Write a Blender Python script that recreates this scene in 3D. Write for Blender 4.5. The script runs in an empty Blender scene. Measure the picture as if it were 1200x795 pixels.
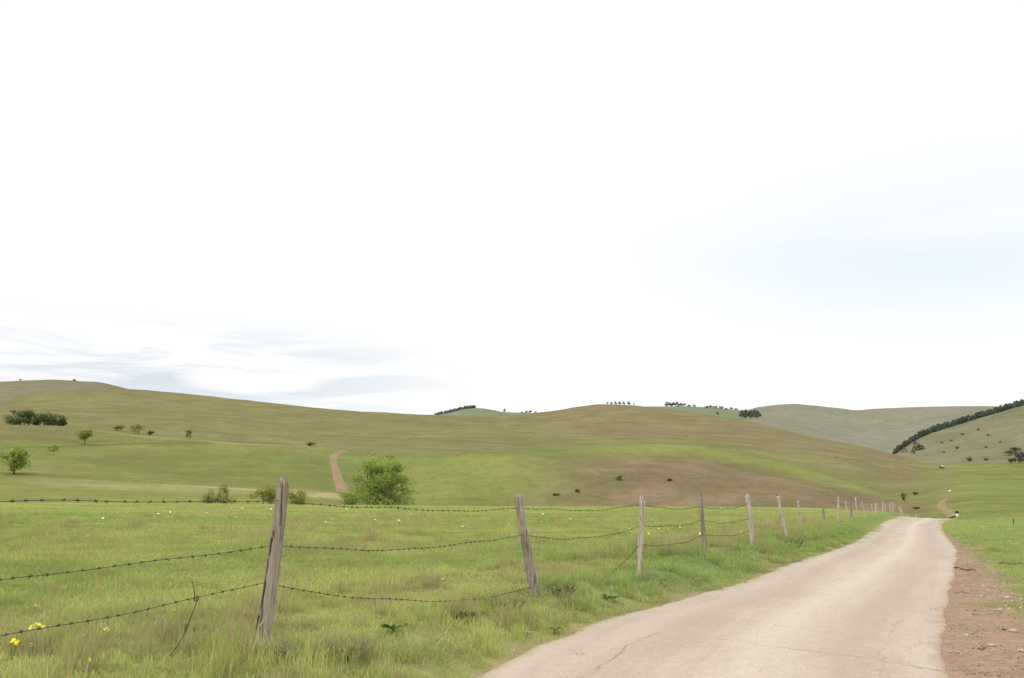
import bpy, math, random
import numpy as np
from mathutils import Vector, Matrix

random.seed(7)
RNG = np.random.default_rng(11)
scene = bpy.context.scene
col = scene.collection
PI = math.pi

# ------------------------------------------------------------------ camera
F, CX, CY = 1000.0, 600.0, 397.5           # focal length and centre in photo pixels (1200 wide)
CAMZ = 1.45
PITCH = math.atan((590.0 - CY) / F)
cam_d = bpy.data.cameras.new('camera')
cam = bpy.data.objects.new('camera', cam_d)
col.objects.link(cam)
cam.location = (0, 0, CAMZ)
cam.rotation_euler = (PI / 2 + PITCH, 0, 0)
cam_d.sensor_width = 36
cam_d.lens = 36 * F / 1200
cam_d.clip_start = 0.05
cam_d.clip_end = 30000
scene.camera = cam
SP, CP = math.sin(PITCH), math.cos(PITCH)


def ray(x, y):
    vx = (x - CX) / F
    vy = (CY - y) / F
    return vx, CP - vy * SP, SP + vy * CP


def az_tan(x, y):
    dx, dy, dz = ray(x, y)
    return math.atan2(dx, dy), dz / math.hypot(dx, dy)


def on_plane(x, y, z=0.0):
    dx, dy, dz = ray(x, y)
    t = (z - CAMZ) / dz
    return dx * t, dy * t


# ------------------------------------------------------------------ noise
def _hash(ix, iy, seed):
    n = (ix.astype(np.int64) * 374761393 + iy.astype(np.int64) * 668265263 + seed * 974634777) & 0x7fffffff
    n = ((n ^ (n >> 13)) * 1274126177) & 0x7fffffff
    n = n ^ (n >> 16)
    return (n & 0xffff) / 65535.0


def vnoise(x, y, seed=0):
    x = np.asarray(x, float); y = np.asarray(y, float)
    ix = np.floor(x); iy = np.floor(y)
    fx = x - ix; fy = y - iy
    ux = fx * fx * fx * (fx * (fx * 6 - 15) + 10); uy = fy * fy * fy * (fy * (fy * 6 - 15) + 10)
    a = _hash(ix, iy, seed); b = _hash(ix + 1, iy, seed)
    c = _hash(ix, iy + 1, seed); d = _hash(ix + 1, iy + 1, seed)
    return (a + (b - a) * ux) * (1 - uy) + (c + (d - c) * ux) * uy


def fbm(x, y, seed=0, oct=4):
    s = 0; a = .5; t = 0
    for o in range(oct):
        c, sn = math.cos(.7 * o), math.sin(.7 * o)
        s = s + a * vnoise((x * c - y * sn) * 2 ** o + 17 * o, (x * sn + y * c) * 2 ** o - 9 * o, seed + o)
        t += a; a *= .5
    return s / t


def sstep(a, b, x):
    t = np.clip((np.asarray(x, float) - a) / (b - a), 0, 1)
    return t * t * (3 - 2 * t)


def lerp(a, b, t):
    return a + (b - a) * t


# ------------------------------------------------------------------ terrain profile (rings around the viewpoint)
class Pchip:
    def __init__(s, x, y):
        x = np.array(x, float); y = np.array(y, float)
        h = np.diff(x); d = np.diff(y) / h
        m = np.zeros_like(x)
        m[0] = m[-1] = 0
        for i in range(1, len(x) - 1):
            if d[i - 1] * d[i] > 0:
                w1 = 2 * h[i] + h[i - 1]; w2 = h[i] + 2 * h[i - 1]
                m[i] = (w1 + w2) / (w1 / d[i - 1] + w2 / d[i])
        s.x, s.y, s.m = x, y, m

    def __call__(s, q):
        q = np.clip(np.asarray(q, float), s.x[0], s.x[-1])
        i = np.clip(np.searchsorted(s.x, q, side='right') - 1, 0, len(s.x) - 2)
        h = s.x[i + 1] - s.x[i]; t = (q - s.x[i]) / h
        t2 = t * t; t3 = t2 * t
        return ((2 * t3 - 3 * t2 + 1) * s.y[i] + (t3 - 2 * t2 + t) * h * s.m[i]
                + (-2 * t3 + 3 * t2) * s.y[i + 1] + (t3 - t2) * h * s.m[i + 1])


RINGS = [
    # near crest of the meadow
    [(-300, 590, 100), (0, 590, 100), (250, 591, 100), (400, 593, 95), (600, 594, 95), (800, 594.5, 95), (930, 596, 95),
     (1000, 599, 95), (1060, 603, 95), (1090, 605, 90), (1120, 606, 80), (1200, 607, 75), (1400, 608, 75)],
    # hollow behind it
    [(-300, 592, 130), (0, 592, 130), (300, 593, 130), (400, 598, 130), (600, 604, 135), (1000, 612, 130), (1060, 614, 130),
     (1120, 617, 115), (1200, 616, 110), (1400, 616, 110)],
    # foot of the first hills
    [(-300, 560, 190), (0, 562, 190), (200, 568, 190), (350, 573, 190), (400, 579, 185), (440, 590, 185), (500, 597, 180),
     (700, 599, 180), (900, 600, 185), (1000, 602, 190), (1060, 603, 180), (1105, 600, 150), (1150, 600, 140), (1400, 601, 135)],
    # half way up
    [(-300, 528, 258), (0, 530, 255), (200, 540, 250), (350, 545, 250), (390, 553, 245), (430, 562, 245), (469, 549, 240),
     (500, 541, 240), (530, 535.5, 240), (560, 532, 240), (590, 532.5, 239), (620, 535, 237), (700, 544, 235), (800, 550, 232), (900, 566, 222),
     (1000, 585, 215), (1060, 595, 200), (1105, 595, 185), (1200, 594, 170), (1400, 594, 170)],
    # behind the spur
    [(-300, 511, 294), (0, 513, 290), (200, 527, 280), (350, 533, 275), (390, 541, 272), (430, 550, 270), (469, 552.5, 268),
     (500, 544.5, 268), (530, 539, 268), (560, 535.5, 270), (590, 533, 271), (620, 530.5, 272), (700, 531, 270), (800, 536, 262), (900, 554, 245), (1000, 575, 230),
     (1060, 590, 208), (1105, 592, 203), (1150, 590, 190), (1400, 590, 190)],
    # crest of the first hills
    [(-300, 496, 330), (0, 497, 330), (70, 498, 330), (130, 505, 320), (200, 513, 310), (300, 519, 300), (350, 521, 300),
     (400, 526, 300), (440, 529, 300), (470, 530, 305), (560, 529, 310), (650, 523, 310), (720, 521, 300), (800, 522, 290),
     (855, 530, 280), (931, 548, 260), (994, 566, 240), (1044, 583, 225), (1075, 592, 215), (1105, 589, 220), (1150, 586, 210),
     (1400, 586, 205)],
    # dip behind
    [(-300, 499, 400), (0, 500, 400), (200, 515.5, 400), (400, 528, 400), (560, 530.5, 400), (720, 524.5, 400), (855, 533, 390),
     (931, 551, 370), (1000, 568, 340), (1050, 584, 300), (1075, 584, 300), (1105, 577, 300), (1150, 574, 290), (1400, 573, 290)],
    # long back slope
    [(-300, 480, 600), (0, 486, 600), (200, 492, 600), (400, 507, 600), (560, 510, 600), (720, 509, 600), (855, 515, 580),
     (931, 526, 560), (1000, 540, 520), (1060, 562, 460), (1105, 562, 450), (1150, 560, 430), (1400, 559, 430)],
    # first skyline, foot of the wooded hill on the right
    [(-300, 478, 900), (0, 472, 900), (35, 462, 920), (100, 458, 920), (150, 456.5, 920), (250, 465, 900), (350, 476, 880),
     (450, 484, 870), (510, 487.5, 860), (560, 488.5, 880), (600, 487, 900), (640, 483.5, 950), (680, 477, 950), (705, 474, 950),
     (730, 474, 950), (760, 476.5, 940), (800, 481, 930), (860, 491, 900), (900, 499, 870), (950, 512, 830), (1000, 522, 790),
     (1060, 536, 740), (1100, 546, 680), (1150, 546, 650), (1200, 543, 650), (1400, 540, 650)],
    # dip behind, ridge of the wooded hill on the right
    [(-300, 484, 1100), (0, 478, 1100), (100, 463, 1100), (250, 469, 1100), (510, 492, 1100), (600, 491, 1100), (700, 480, 1100),
     (800, 487, 1100), (900, 503, 1050), (1000, 527, 950), (1045, 534, 880), (1058, 526, 870), (1080, 513, 880), (1120, 499, 900),
     (1160, 487, 920), (1200, 475, 940), (1300, 450, 950), (1400, 434, 950)],
    # deep dip
    [(-300, 484, 1300), (0, 476, 1300), (100, 465, 1300), (250, 472, 1300), (510, 494, 1300), (700, 486, 1300), (900, 500, 1300),
     (1058, 534, 1250), (1200, 482, 1250), (1400, 445, 1250)],
    # far skyline
    [(-300, 452, 2200), (0, 448, 2200), (40, 446.5, 2200), (75, 446, 2200), (110, 447.7, 2200), (150, 456.5, 2200), (200, 470, 2200),
     (350, 490, 2200), (490, 496, 2200), (512, 487, 2200), (530, 483, 2200), (545, 479.5, 2200), (560, 478.5, 2200), (575, 480, 2200),
     (590, 482.7, 2200), (640, 484, 2200), (690, 481, 2200), (730, 478.5, 2200), (770, 477, 2200), (790, 476.7, 2200), (835, 478.5, 2200),
     (872, 481, 2200), (890, 477.5, 2250), (925, 474, 2250), (950, 475.5, 2250), (985, 479.5, 2250), (1003, 481.5, 2250),
     (1030, 479, 2250), (1060, 477.5, 2250), (1110, 476.5, 2250), (1150, 476.5, 2250), (1200, 478, 2250), (1400, 480, 2250)],
]
RD, RT = [], []
for ring in RINGS:
    a = [az_tan(x, y) for x, y, d in ring]
    RD.append(Pchip([q[0] for q in a], [p[2] for p in ring]))
    RT.append(Pchip([q[0] for q in a], [q[1] for q in a]))
NR = len(RINGS) + 3


def ring_values(az):
    D = [np.full_like(az, 2.5)]; Z = [np.full_like(az, 0.25)]
    for d, t in zip(RD, RT):
        dd = d(az); D.append(dd); Z.append(CAMZ + dd * t(az))
    D.append(np.full_like(az, 5200)); Z.append(np.full_like(az, 60))
    D.append(np.full_like(az, 12000)); Z.append(np.full_like(az, -200))
    return np.stack(D), np.stack(Z)


def profile(az, r):
    """height and ring parameter t of the smooth land form"""
    D, Z = ring_values(az)
    Q = (Z - CAMZ) / D                      # rise per metre of distance: keeps each crest where it is seen
    z, s = _hermite(D, Z, r)
    q, _ = _hermite(D, Q, r)
    rr = np.clip(r, D[0], D[-1])
    return np.where(s < 1, z, CAMZ + rr * q), s


def _hermite(D, Z, r):
    h = np.diff(D, axis=0); dl = np.diff(Z, axis=0) / h
    M = np.zeros_like(D)
    a, b = dl[:-1], dl[1:]
    w1 = 2 * h[1:] + h[:-1]; w2 = h[1:] + 2 * h[:-1]
    ok = a * b > 0
    with np.errstate(divide='ignore', invalid='ignore'):
        hm = (w1 + w2) / (w1 / np.where(ok, a, 1) + w2 / np.where(ok, b, 1))
    M[1:-1] = np.where(ok, hm, 0)
    M[0] = dl[0]
    rr = np.clip(r, D[0], D[-1])
    i = np.clip((D <= rr[None]).sum(0) - 1, 0, NR - 2)
    k = np.arange(len(r))
    d0, d1, z0, z1, m0, m1 = D[i, k], D[i + 1, k], Z[i, k], Z[i + 1, k], M[i, k], M[i + 1, k]
    H = d1 - d0; t = (rr - d0) / H; t2 = t * t; t3 = t2 * t
    z = (2 * t3 - 3 * t2 + 1) * z0 + (t3 - 2 * t2 + t) * H * m0 + (-2 * t3 + 3 * t2) * z1 + (t3 - t2) * H * m1
    return z, i + t


# road edges on the level road surface, as x of each edge against forward distance
_l = [on_plane(*p) for p in [(548, 795), (692, 733), (840, 692), (921, 663), (990, 640), (1032, 615.5)]]
_r = [on_plane(*p) for p in [(1111, 795), (1111, 728), (1119, 674), (1122, 647), (1107, 624), (1105, 615.5)]]
XL = Pchip([-9] + [p[1] for p in _l] + [80, 104, 135], [-7.2] + [p[0] for p in _l] + [35.3, 46.5, 60])
XR = Pchip([-9] + [p[1] for p in _r] + [80, 104, 135], [-3.4] + [p[0] for p in _r] + [40.6, 52.5, 66])
COSR = 0.9


def road_side(x, y):
    """metres left of the left edge and right of the right edge"""
    yy = np.clip(y, -9, 135)
    return (XL(yy) - x) * COSR, (x - XR(yy)) * COSR


def shoulder_w(y):
    return np.interp(y, [-9, 5, 11.6, 14.5, 20.7, 26, 36, 44], [1.9, 1.7, 1.05, .95, .8, .62, .3, .05])


def terrain(x, y, sink=False):
    x = np.atleast_1d(np.asarray(x, float)); y = np.atleast_1d(np.asarray(y, float))
    r = np.hypot(x, y); az = np.arctan2(x, y)
    P, t = profile(az, r)
    # natural unevenness that grows with distance
    P = P + (fbm(x / 2.3, y / 2.3, 3, 4) - .5) * .12 * sstep(2, 12, r) * (1 - sstep(80, 160, r))
    P = P + (fbm(x / 14, y / 14, 8, 3) - .5) * .25 * sstep(10, 40, r) * (1 - sstep(75, 95, r) * .7)
    P = P + (fbm(x / 45, y / 45, 5, 4) - .5) * 2.2 * sstep(110, 230, r)
    P = P + (fbm(x / 160, y / 160, 6, 4) - .5) * 5 * sstep(400, 900, r)
    dl, dr = road_side(x, y)
    inr = (y < 150) & (x > -20)
    far = sstep(50, 85, r)
    zr = lerp(0.0, P - .25, far)
    verge = .9 + .5 * fbm(x / 3, y / 3, 21, 2)
    m = np.where(dl > 0, 1 - sstep(-.05, verge, dl), np.where(dr > 0, 1 - sstep(1.4, 7, dr), 1.0))
    m = m * np.where(y > 110, 1 - sstep(110, 135, y), 1)
    z = lerp(P, zr, m)
    # rough bank and shoulder
    sh = (dr > 0) & (dr < 2.6)
    z = z + np.where(sh, (fbm(dr * 4, y * .4, 31, 3) - .5) * .05 * sstep(0, .3, dr), 0)
    if sink:
        ins = np.minimum(-dl, -dr)
        z = z - .05 * sstep(.05, .25, ins) * np.where(y < 134, 1, 0)
    return z, t


def gz(x, y):
    return float(terrain(x, y)[0][0])


def ground_at(px, d):
    """point on the ground at distance d in the compass direction of photo column px"""
    az = math.atan2((px - CX) / F, CP + .19 * SP)
    x, y = d * math.sin(az), d * math.cos(az)
    return Vector((x, y, gz(x, y)))


def hit(px, py, r0=3.0, r1=3000.0):
    """first point where the line of sight meets the ground"""
    az, tn = az_tan(px, py)
    r = np.geomspace(r0, r1, 6000)
    x, y = r * math.sin(az), r * math.cos(az)
    z = terrain(x, y)[0]
    k = np.argmax(z >= CAMZ + r * tn)
    return Vector((x[k], y[k], z[k]))


def proj(p):
    v = Vector(p) - Vector((0, 0, CAMZ))
    fwd = v.y * CP + v.z * SP
    up = -v.y * SP + v.z * CP
    return CX + F * v.x / fwd, CY - F * up / fwd


# ------------------------------------------------------------------ ground colour (albedo)
def field_color(x, y):
    n1 = fbm(x / 9, y / 9, 41, 4); n2 = fbm(x / 2.6 + 5, y / 2.6, 42, 4); n3 = fbm(x / 28, y / 28, 43, 3)
    g = np.array([.150, .166, .060]); yel = np.array([.192, .190, .075]); br = np.array([.185, .160, .085]); dk = np.array([.112, .140, .048])
    c = g[None] + 0 * x[:, None]
    c = lerp(c, yel[None], sstep(.45, .7, n1)[:, None] * .8)
    c = lerp(c, dk[None], sstep(.5, .72, n2)[:, None] * .5)
    c = lerp(c, br[None], (sstep(.55, .72, fbm(x / 4.2, y / 4.2, 47, 4)) * .6)[:, None])
    c = lerp(c, yel[None], (sstep(35, 95, np.hypot(x, y)) * .55)[:, None])
    c = c * (.90 + .20 * sstep(.3, .7, fbm(x / .55, y / .55, 48, 3)))[:, None]
    dl, dr = road_side(x, y)
    # dry turf along the fence bank, fresh green strip right by the road
    bank = np.exp(-((dl - 2.0) / .75) ** 2) * np.where(y < 40, 1, .4) * sstep(.48, .66, fbm(x / 1.7, y / 1.7, 51, 3))
    c = lerp(c, np.array([.185, .15, .085])[None], (bank * .6)[:, None])
    fresh = np.exp(-((dl - .8) / .5) ** 2) * sstep(9, 14, y)
    c = lerp(c, np.array([.115, .160, .055])[None], (fresh * .7)[:, None])
    c = lerp(c, np.array([.150, .175, .068])[None], (sstep(.2, 2, dr) * .7)[:, None])
    return c


def dirt_mask(x, y):
    dl, dr = road_side(x, y)
    n = fbm(x * 2.2, y * 1.6, 61, 4) - .5
    w = shoulder_w(y)
    right = (1 - sstep(-.12, .12, dr - w * (1 + .7 * n))) * (dr > -.3) * (w > .06)
    left = (1 - sstep(.0, .14, dl + .03 - .42 * n)) * (dl > -.3) * .75
    return np.clip(np.maximum(right, left), 0, 1) * (y < 100)


def ground_color(x, y, t):
    t = np.where(t < 4, t, np.where(t < 6, 4 + (t - 4) / 2, t - 1))
    r = np.hypot(x, y); az = np.arctan2(x, y)
    X = CX + F * np.tan(az) * (CP + .19 * SP)
    c = field_color(x, y)
    n1 = fbm(x / 35, y / 35, 71, 4); n2 = fbm(x / 11, y / 11, 72, 4); n3 = fbm(x / 110, y / 110, 73, 3)

    def mix(rgb, m):
        nonlocal c
        c = lerp(c, np.array(rgb)[None], np.clip(m, 0, 1)[:, None])
    beyond = sstep(.98, 1.05, t)
    mix((.175, .185, .058), beyond)                                             # lower meadows
    mix((.225, .22, .09), beyond * sstep(2.6, 2.9, t) * (1 - sstep(2.98, 3.06, t)) * sstep(-20, 60, X) * (1 - sstep(400, 430, X)))
    # first hills
    face = sstep(3.0, 3.15, t)
    mix((.150, .170, .055), face)
    mix((.185, .19, .060), face * sstep(.45, .65, n1) * .45)
    mix((.155, .138, .065), face * sstep(.5, .7, n1 * .6 + n3 * .4) * .45)
    mix((.155, .140, .066), face * (1 - sstep(60, 130, X)) * sstep(4.3, 4.6, t) * (1 - sstep(5., 5.1, t)) * .7)
    mix((.235, .235, .105), face * sstep(4.86, 4.96, t) * (1 - sstep(5.0, 5.03, t)) * sstep(60, 100, X) * (1 - sstep(360, 410, X)) * .9)
    spur = sstep(440, 475, X) * (1 - sstep(640, 720, X))
    mix((.178, .192, .058), spur * sstep(3.0, 3.3, t) * (1 - sstep(4.02, 4.1, t)) * .7)
    mix((.135, .158, .055), spur * sstep(4.05, 4.15, t) * (1 - sstep(4.8, 5.0, t)) * .6)
    topgreen = sstep(690, 760, X) * (1 - sstep(1070, 1085, X)) * sstep(4.45, 4.8, t) * (1 - sstep(5.02, 5.12, t))
    heath = sstep(560, 730, X + 130 * (n1 - .5)) * (1 - sstep(1090, 1108, X)) * (1 - sstep(4.05, 4.6, t + .5 * (n1 - .5) - .28 * sstep(680, 860, X))) * sstep(2.9, 3.05, t)
    heathcol = lerp(np.array([.160, .128, .072])[None], np.array([.195, .142, .090])[None], sstep(.42, .62, fbm(x / 9, y / 9, 75, 4))[:, None])
    heathcol = lerp(heathcol, np.array([.145, .132, .065])[None], (sstep(.5, .68, n2) * .5)[:, None])
    c = lerp(c, heathcol, np.clip(heath, 0, 1)[:, None])
    mix((.182, .198, .064), topgreen * (.35 + .5 * n1))
    # long back slope
    XV = X + 46 * (fbm(x / 50, y / 50, 76, 3) - .5)
    back = sstep(5.0, 5.12, t) * (1 - sstep(1062, 1120, XV))
    mix((.170, .158, .072), back)
    mix((.165, .175, .062), back * (1 - sstep(6.1, 6.5, t + (n3 - .5))) * sstep(420, 470, X))
    mix((.155, .125, .070), back * (1 - sstep(5.7, 6.3, t)) * sstep(110, 260, X) * (1 - sstep(400, 460, X)))
    mix((.185, .180, .072), back * sstep(.5, .66, n1) * .4)
    mix((.150, .128, .070), back * sstep(.5, .68, fbm(x / 90, y / 60, 77, 4)) * .45)
    hillc = back * sstep(6.6, 7.2, t) * sstep(600, 680, X)
    mix((.180, .145, .080), hillc * .85)
    mix((.185, .170, .085), hillc * sstep(.5, .65, n1) * .6)
    # green valley on the right
    val = sstep(1.0, 1.1, t) * sstep(1062, 1118, XV) * (1 - sstep(7.9, 8.1, t))
    mix((.155, .185, .058), val)
    mix((.195, .20, .066), val * sstep(.45, .62, n2) * .7)
    mix((.130, .148, .052), val * sstep(.56, .68, fbm(x / 40, y / 8, 78, 4)) * .8)
    mix((.185, .165, .08), val * (1 - sstep(1110, 1135, X + 20 * (n2 - .5))) * sstep(3.4, 4.2, t) * .6)
    # hill under the wood on the right
    hf = sstep(7.98, 8.12, t) * sstep(1050, 1060, X)
    mix((.178, .168, .102), hf)
    mix((.165, .155, .085), hf * sstep(.5, .66, n2) * .7)
    mix((.150, .158, .088), hf * sstep(.52, .66, n1) * .6)
    # far hills, aerial haze painted into the albedo as paler grey
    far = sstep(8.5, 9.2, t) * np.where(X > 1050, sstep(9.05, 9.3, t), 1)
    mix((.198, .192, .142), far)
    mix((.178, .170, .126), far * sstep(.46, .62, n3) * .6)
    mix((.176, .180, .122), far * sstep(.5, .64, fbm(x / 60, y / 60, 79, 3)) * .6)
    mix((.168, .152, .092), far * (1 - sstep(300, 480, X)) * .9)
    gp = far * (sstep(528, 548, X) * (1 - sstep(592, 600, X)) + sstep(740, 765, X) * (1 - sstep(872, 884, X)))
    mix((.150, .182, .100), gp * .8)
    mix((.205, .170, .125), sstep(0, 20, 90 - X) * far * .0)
    # earth by the road
    near = (r < 130)
    dm = dirt_mask(x, y) * near
    _dl, _dr = road_side(x, y)
    dn = fbm(_dr * 3.2, y * .45, 81, 4); dn2 = fbm(x * 7, y * 5, 82, 3)
    dc = lerp(np.array([.27, .20, .14])[None], np.array([.195, .132, .09])[None], sstep(.4, .65, dn)[:, None])
    dc = lerp(dc, np.array([.36, .285, .215])[None], (sstep(.5, .68, dn2) * .7)[:, None])
    c = lerp(c, dc, dm[:, None])
    k = np.where(t > 1.0, .73, .98)
    c = lerp(c * k[:, None], c * np.array([.90, .83, .79])[None], dm[:, None])
    return np.clip(c, .01, 1)


# ------------------------------------------------------------------ material helpers
def new_mat(name):
    m = bpy.data.materials.new(name)
    m.use_nodes = True
    nt = m.node_tree
    b = nt.nodes['Principled BSDF']
    b.inputs['Roughness'].default_value = .9
    b.inputs['Specular IOR Level'].default_value = .15
    return m, nt, b


def N(nt, t, **kw):
    n = nt.nodes.new(t)
    for k, v in kw.items():
        setattr(n, k, v)
    return n


def L(nt, a, b):
    nt.links.new(a, b)


def noise(nt, vec, scale, detail=4, rough=.55, dist=0):
    n = N(nt, 'ShaderNodeTexNoise')
    n.inputs['Scale'].default_value = scale; n.inputs['Detail'].default_value = detail
    n.inputs['Roughness'].default_value = rough; n.inputs['Distortion'].default_value = dist
    if vec is not None: L(nt, vec, n.inputs['Vector'])
    return n.outputs['Fac']


def maprange(nt, v, a, b, c, d):
    n = N(nt, 'ShaderNodeMapRange')
    for i, q in enumerate((a, b, c, d)): n.inputs[i + 1].default_value = q
    L(nt, v, n.inputs[0])
    return n.outputs[0]


def mathn(nt, op, a, b=None):
    n = N(nt, 'ShaderNodeMath', operation=op)
    for i, q in enumerate((a, b)):
        if q is None: continue
        if isinstance(q, (int, float)): n.inputs[i].default_value = q
        else: L(nt, q, n.inputs[i])
    return n.outputs[0]


def mixc(nt, fac, a, b, blend='MIX'):
    n = N(nt, 'ShaderNodeMix', data_type='RGBA', blend_type=blend)
    for i, q in ((0, fac), (6, a), (7, b)):
        if isinstance(q, (int, float)): n.inputs[i].default_value = q
        elif isinstance(q, tuple): n.inputs[i].default_value = (*q, 1) if len(q) == 3 else q
        else: L(nt, q, n.inputs[i])
    return n.outputs[2]


def scale_col(nt, c, v):
    n = N(nt, 'ShaderNodeVectorMath', operation='SCALE')
    L(nt, c, n.inputs[0]); L(nt, v, n.inputs['Scale'])
    return n.outputs[0]


def bump(nt, h, dist, strength, bsdf):
    n = N(nt, 'ShaderNodeBump')
    n.inputs['Distance'].default_value = dist; n.inputs['Strength'].default_value = strength
    L(nt, h, n.inputs['Height']); L(nt, n.outputs[0], bsdf.inputs['Normal'])


def mat_ground():
    m, nt, b = new_mat('ground_turf')
    at = N(nt, 'ShaderNodeAttribute', attribute_name='albedo')
    pos = N(nt, 'ShaderNodeNewGeometry').outputs['Position']
    a = maprange(nt, noise(nt, pos, .045, 5), .3, .7, .86, 1.14)
    c = maprange(nt, noise(nt, pos, .32, 6, .62), .28, .72, .86, 1.14)
    d = maprange(nt, noise(nt, pos, 3.0, 4, .6), .3, .7, .86, 1.14)
    e = mathn(nt, 'MULTIPLY', mathn(nt, 'MULTIPLY', a, c), d)
    base = scale_col(nt, at.outputs['Color'], e)
    # scattered straw and heather tints
    s = maprange(nt, noise(nt, pos, .11, 7, .65, .6), .56, .70, 0, .45)
    base = mixc(nt, s, base, mixc(nt, .5, base, (.20, .155, .08)))
    s2 = maprange(nt, noise(nt, pos, .75, 4, .7), .60, .72, 0, .4)
    base = mixc(nt, s2, base, mixc(nt, .6, base, (.085, .095, .035)))
    # sheep paths along the contours and small tussocks on the far slopes
    mpc = N(nt, 'ShaderNodeMapping'); mpc.inputs['Scale'].default_value = (.012, .012, .55); L(nt, pos, mpc.inputs[0])
    con = noise(nt, mpc.outputs[0], 1.0, 6, .62, .4)
    ff = maprange(nt, N(nt, 'ShaderNodeAttribute', attribute_name='beyond').outputs['Fac'], 0, 1, 0, 1)
    base = scale_col(nt, base, mathn(nt, 'ADD', 1.0, mathn(nt, 'MULTIPLY', ff, maprange(nt, con, .3, .7, -.07, .07))))
    tv = N(nt, 'ShaderNodeTexVoronoi', feature='F1'); tv.inputs['Scale'].default_value = .16; L(nt, pos, tv.inputs['Vector'])
    ts = N(nt, 'ShaderNodeSeparateColor'); L(nt, tv.outputs['Color'], ts.inputs[0])
    tk = mathn(nt, 'MULTIPLY', maprange(nt, tv.outputs['Distance'], .10, .22, .5, 0), maprange(nt, noise(nt, pos, .018, 4, .6), .46, .60, 0, 1))
    tk = mathn(nt, 'MULTIPLY', mathn(nt, 'MULTIPLY', tk, ff), maprange(nt, ts.outputs[0], .3, .6, 0, 1))
    base = mixc(nt, tk, base, (.07, .072, .032))
    # fine mottling of heather and stones
    mot = noise(nt, pos, 1.1, 5, .75)
    base = mixc(nt, mathn(nt, 'MULTIPLY', ff, maprange(nt, mot, .54, .66, 0, .32)), base, (.085, .072, .038))
    base = mixc(nt, mathn(nt, 'MULTIPLY', ff, maprange(nt, mot, .44, .34, 0, .25)), base, (.20, .18, .10))
    # bare stony earth by the road
    ea = N(nt, 'ShaderNodeAttribute', attribute_name='earth').outputs['Fac']
    vo = N(nt, 'ShaderNodeTexVoronoi', feature='F1'); vo.inputs['Scale'].default_value = 34; L(nt, pos, vo.inputs['Vector'])
    vs = N(nt, 'ShaderNodeSeparateColor'); L(nt, vo.outputs['Color'], vs.inputs[0])
    en = noise(nt, pos, 9, 6, .7)
    ec = mixc(nt, maprange(nt, en, .35, .65, 0, 1), (.150, .099, .066), (.25, .182, .127))
    peb = mathn(nt, 'MULTIPLY', maprange(nt, vo.outputs['Distance'], .42, .30, 0, 1), maprange(nt, vs.outputs[0], .45, .75, 0, 1))
    ec = mixc(nt, mathn(nt, 'MULTIPLY', peb, .7), ec, mixc(nt, vs.outputs[1], (.20, .15, .11), (.36, .30, .225)))
    base = mixc(nt, mathn(nt, 'MULTIPLY', ea, .72), base, ec)
    eh = mathn(nt, 'MULTIPLY', mathn(nt, 'ADD', peb, en), mathn(nt, 'MULTIPLY', ea, .09))
    L(nt, base, b.inputs['Base Color'])
    h = mathn(nt, 'ADD', noise(nt, pos, .6, 6, .65), mathn(nt, 'MULTIPLY', noise(nt, pos, 14, 3), .12))
    bump(nt, mathn(nt, 'ADD', h, eh), .35, .55, b)
    b.inputs['Roughness'].default_value = 1; b.inputs['Specular IOR Level'].default_value = 0
    return m


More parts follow.
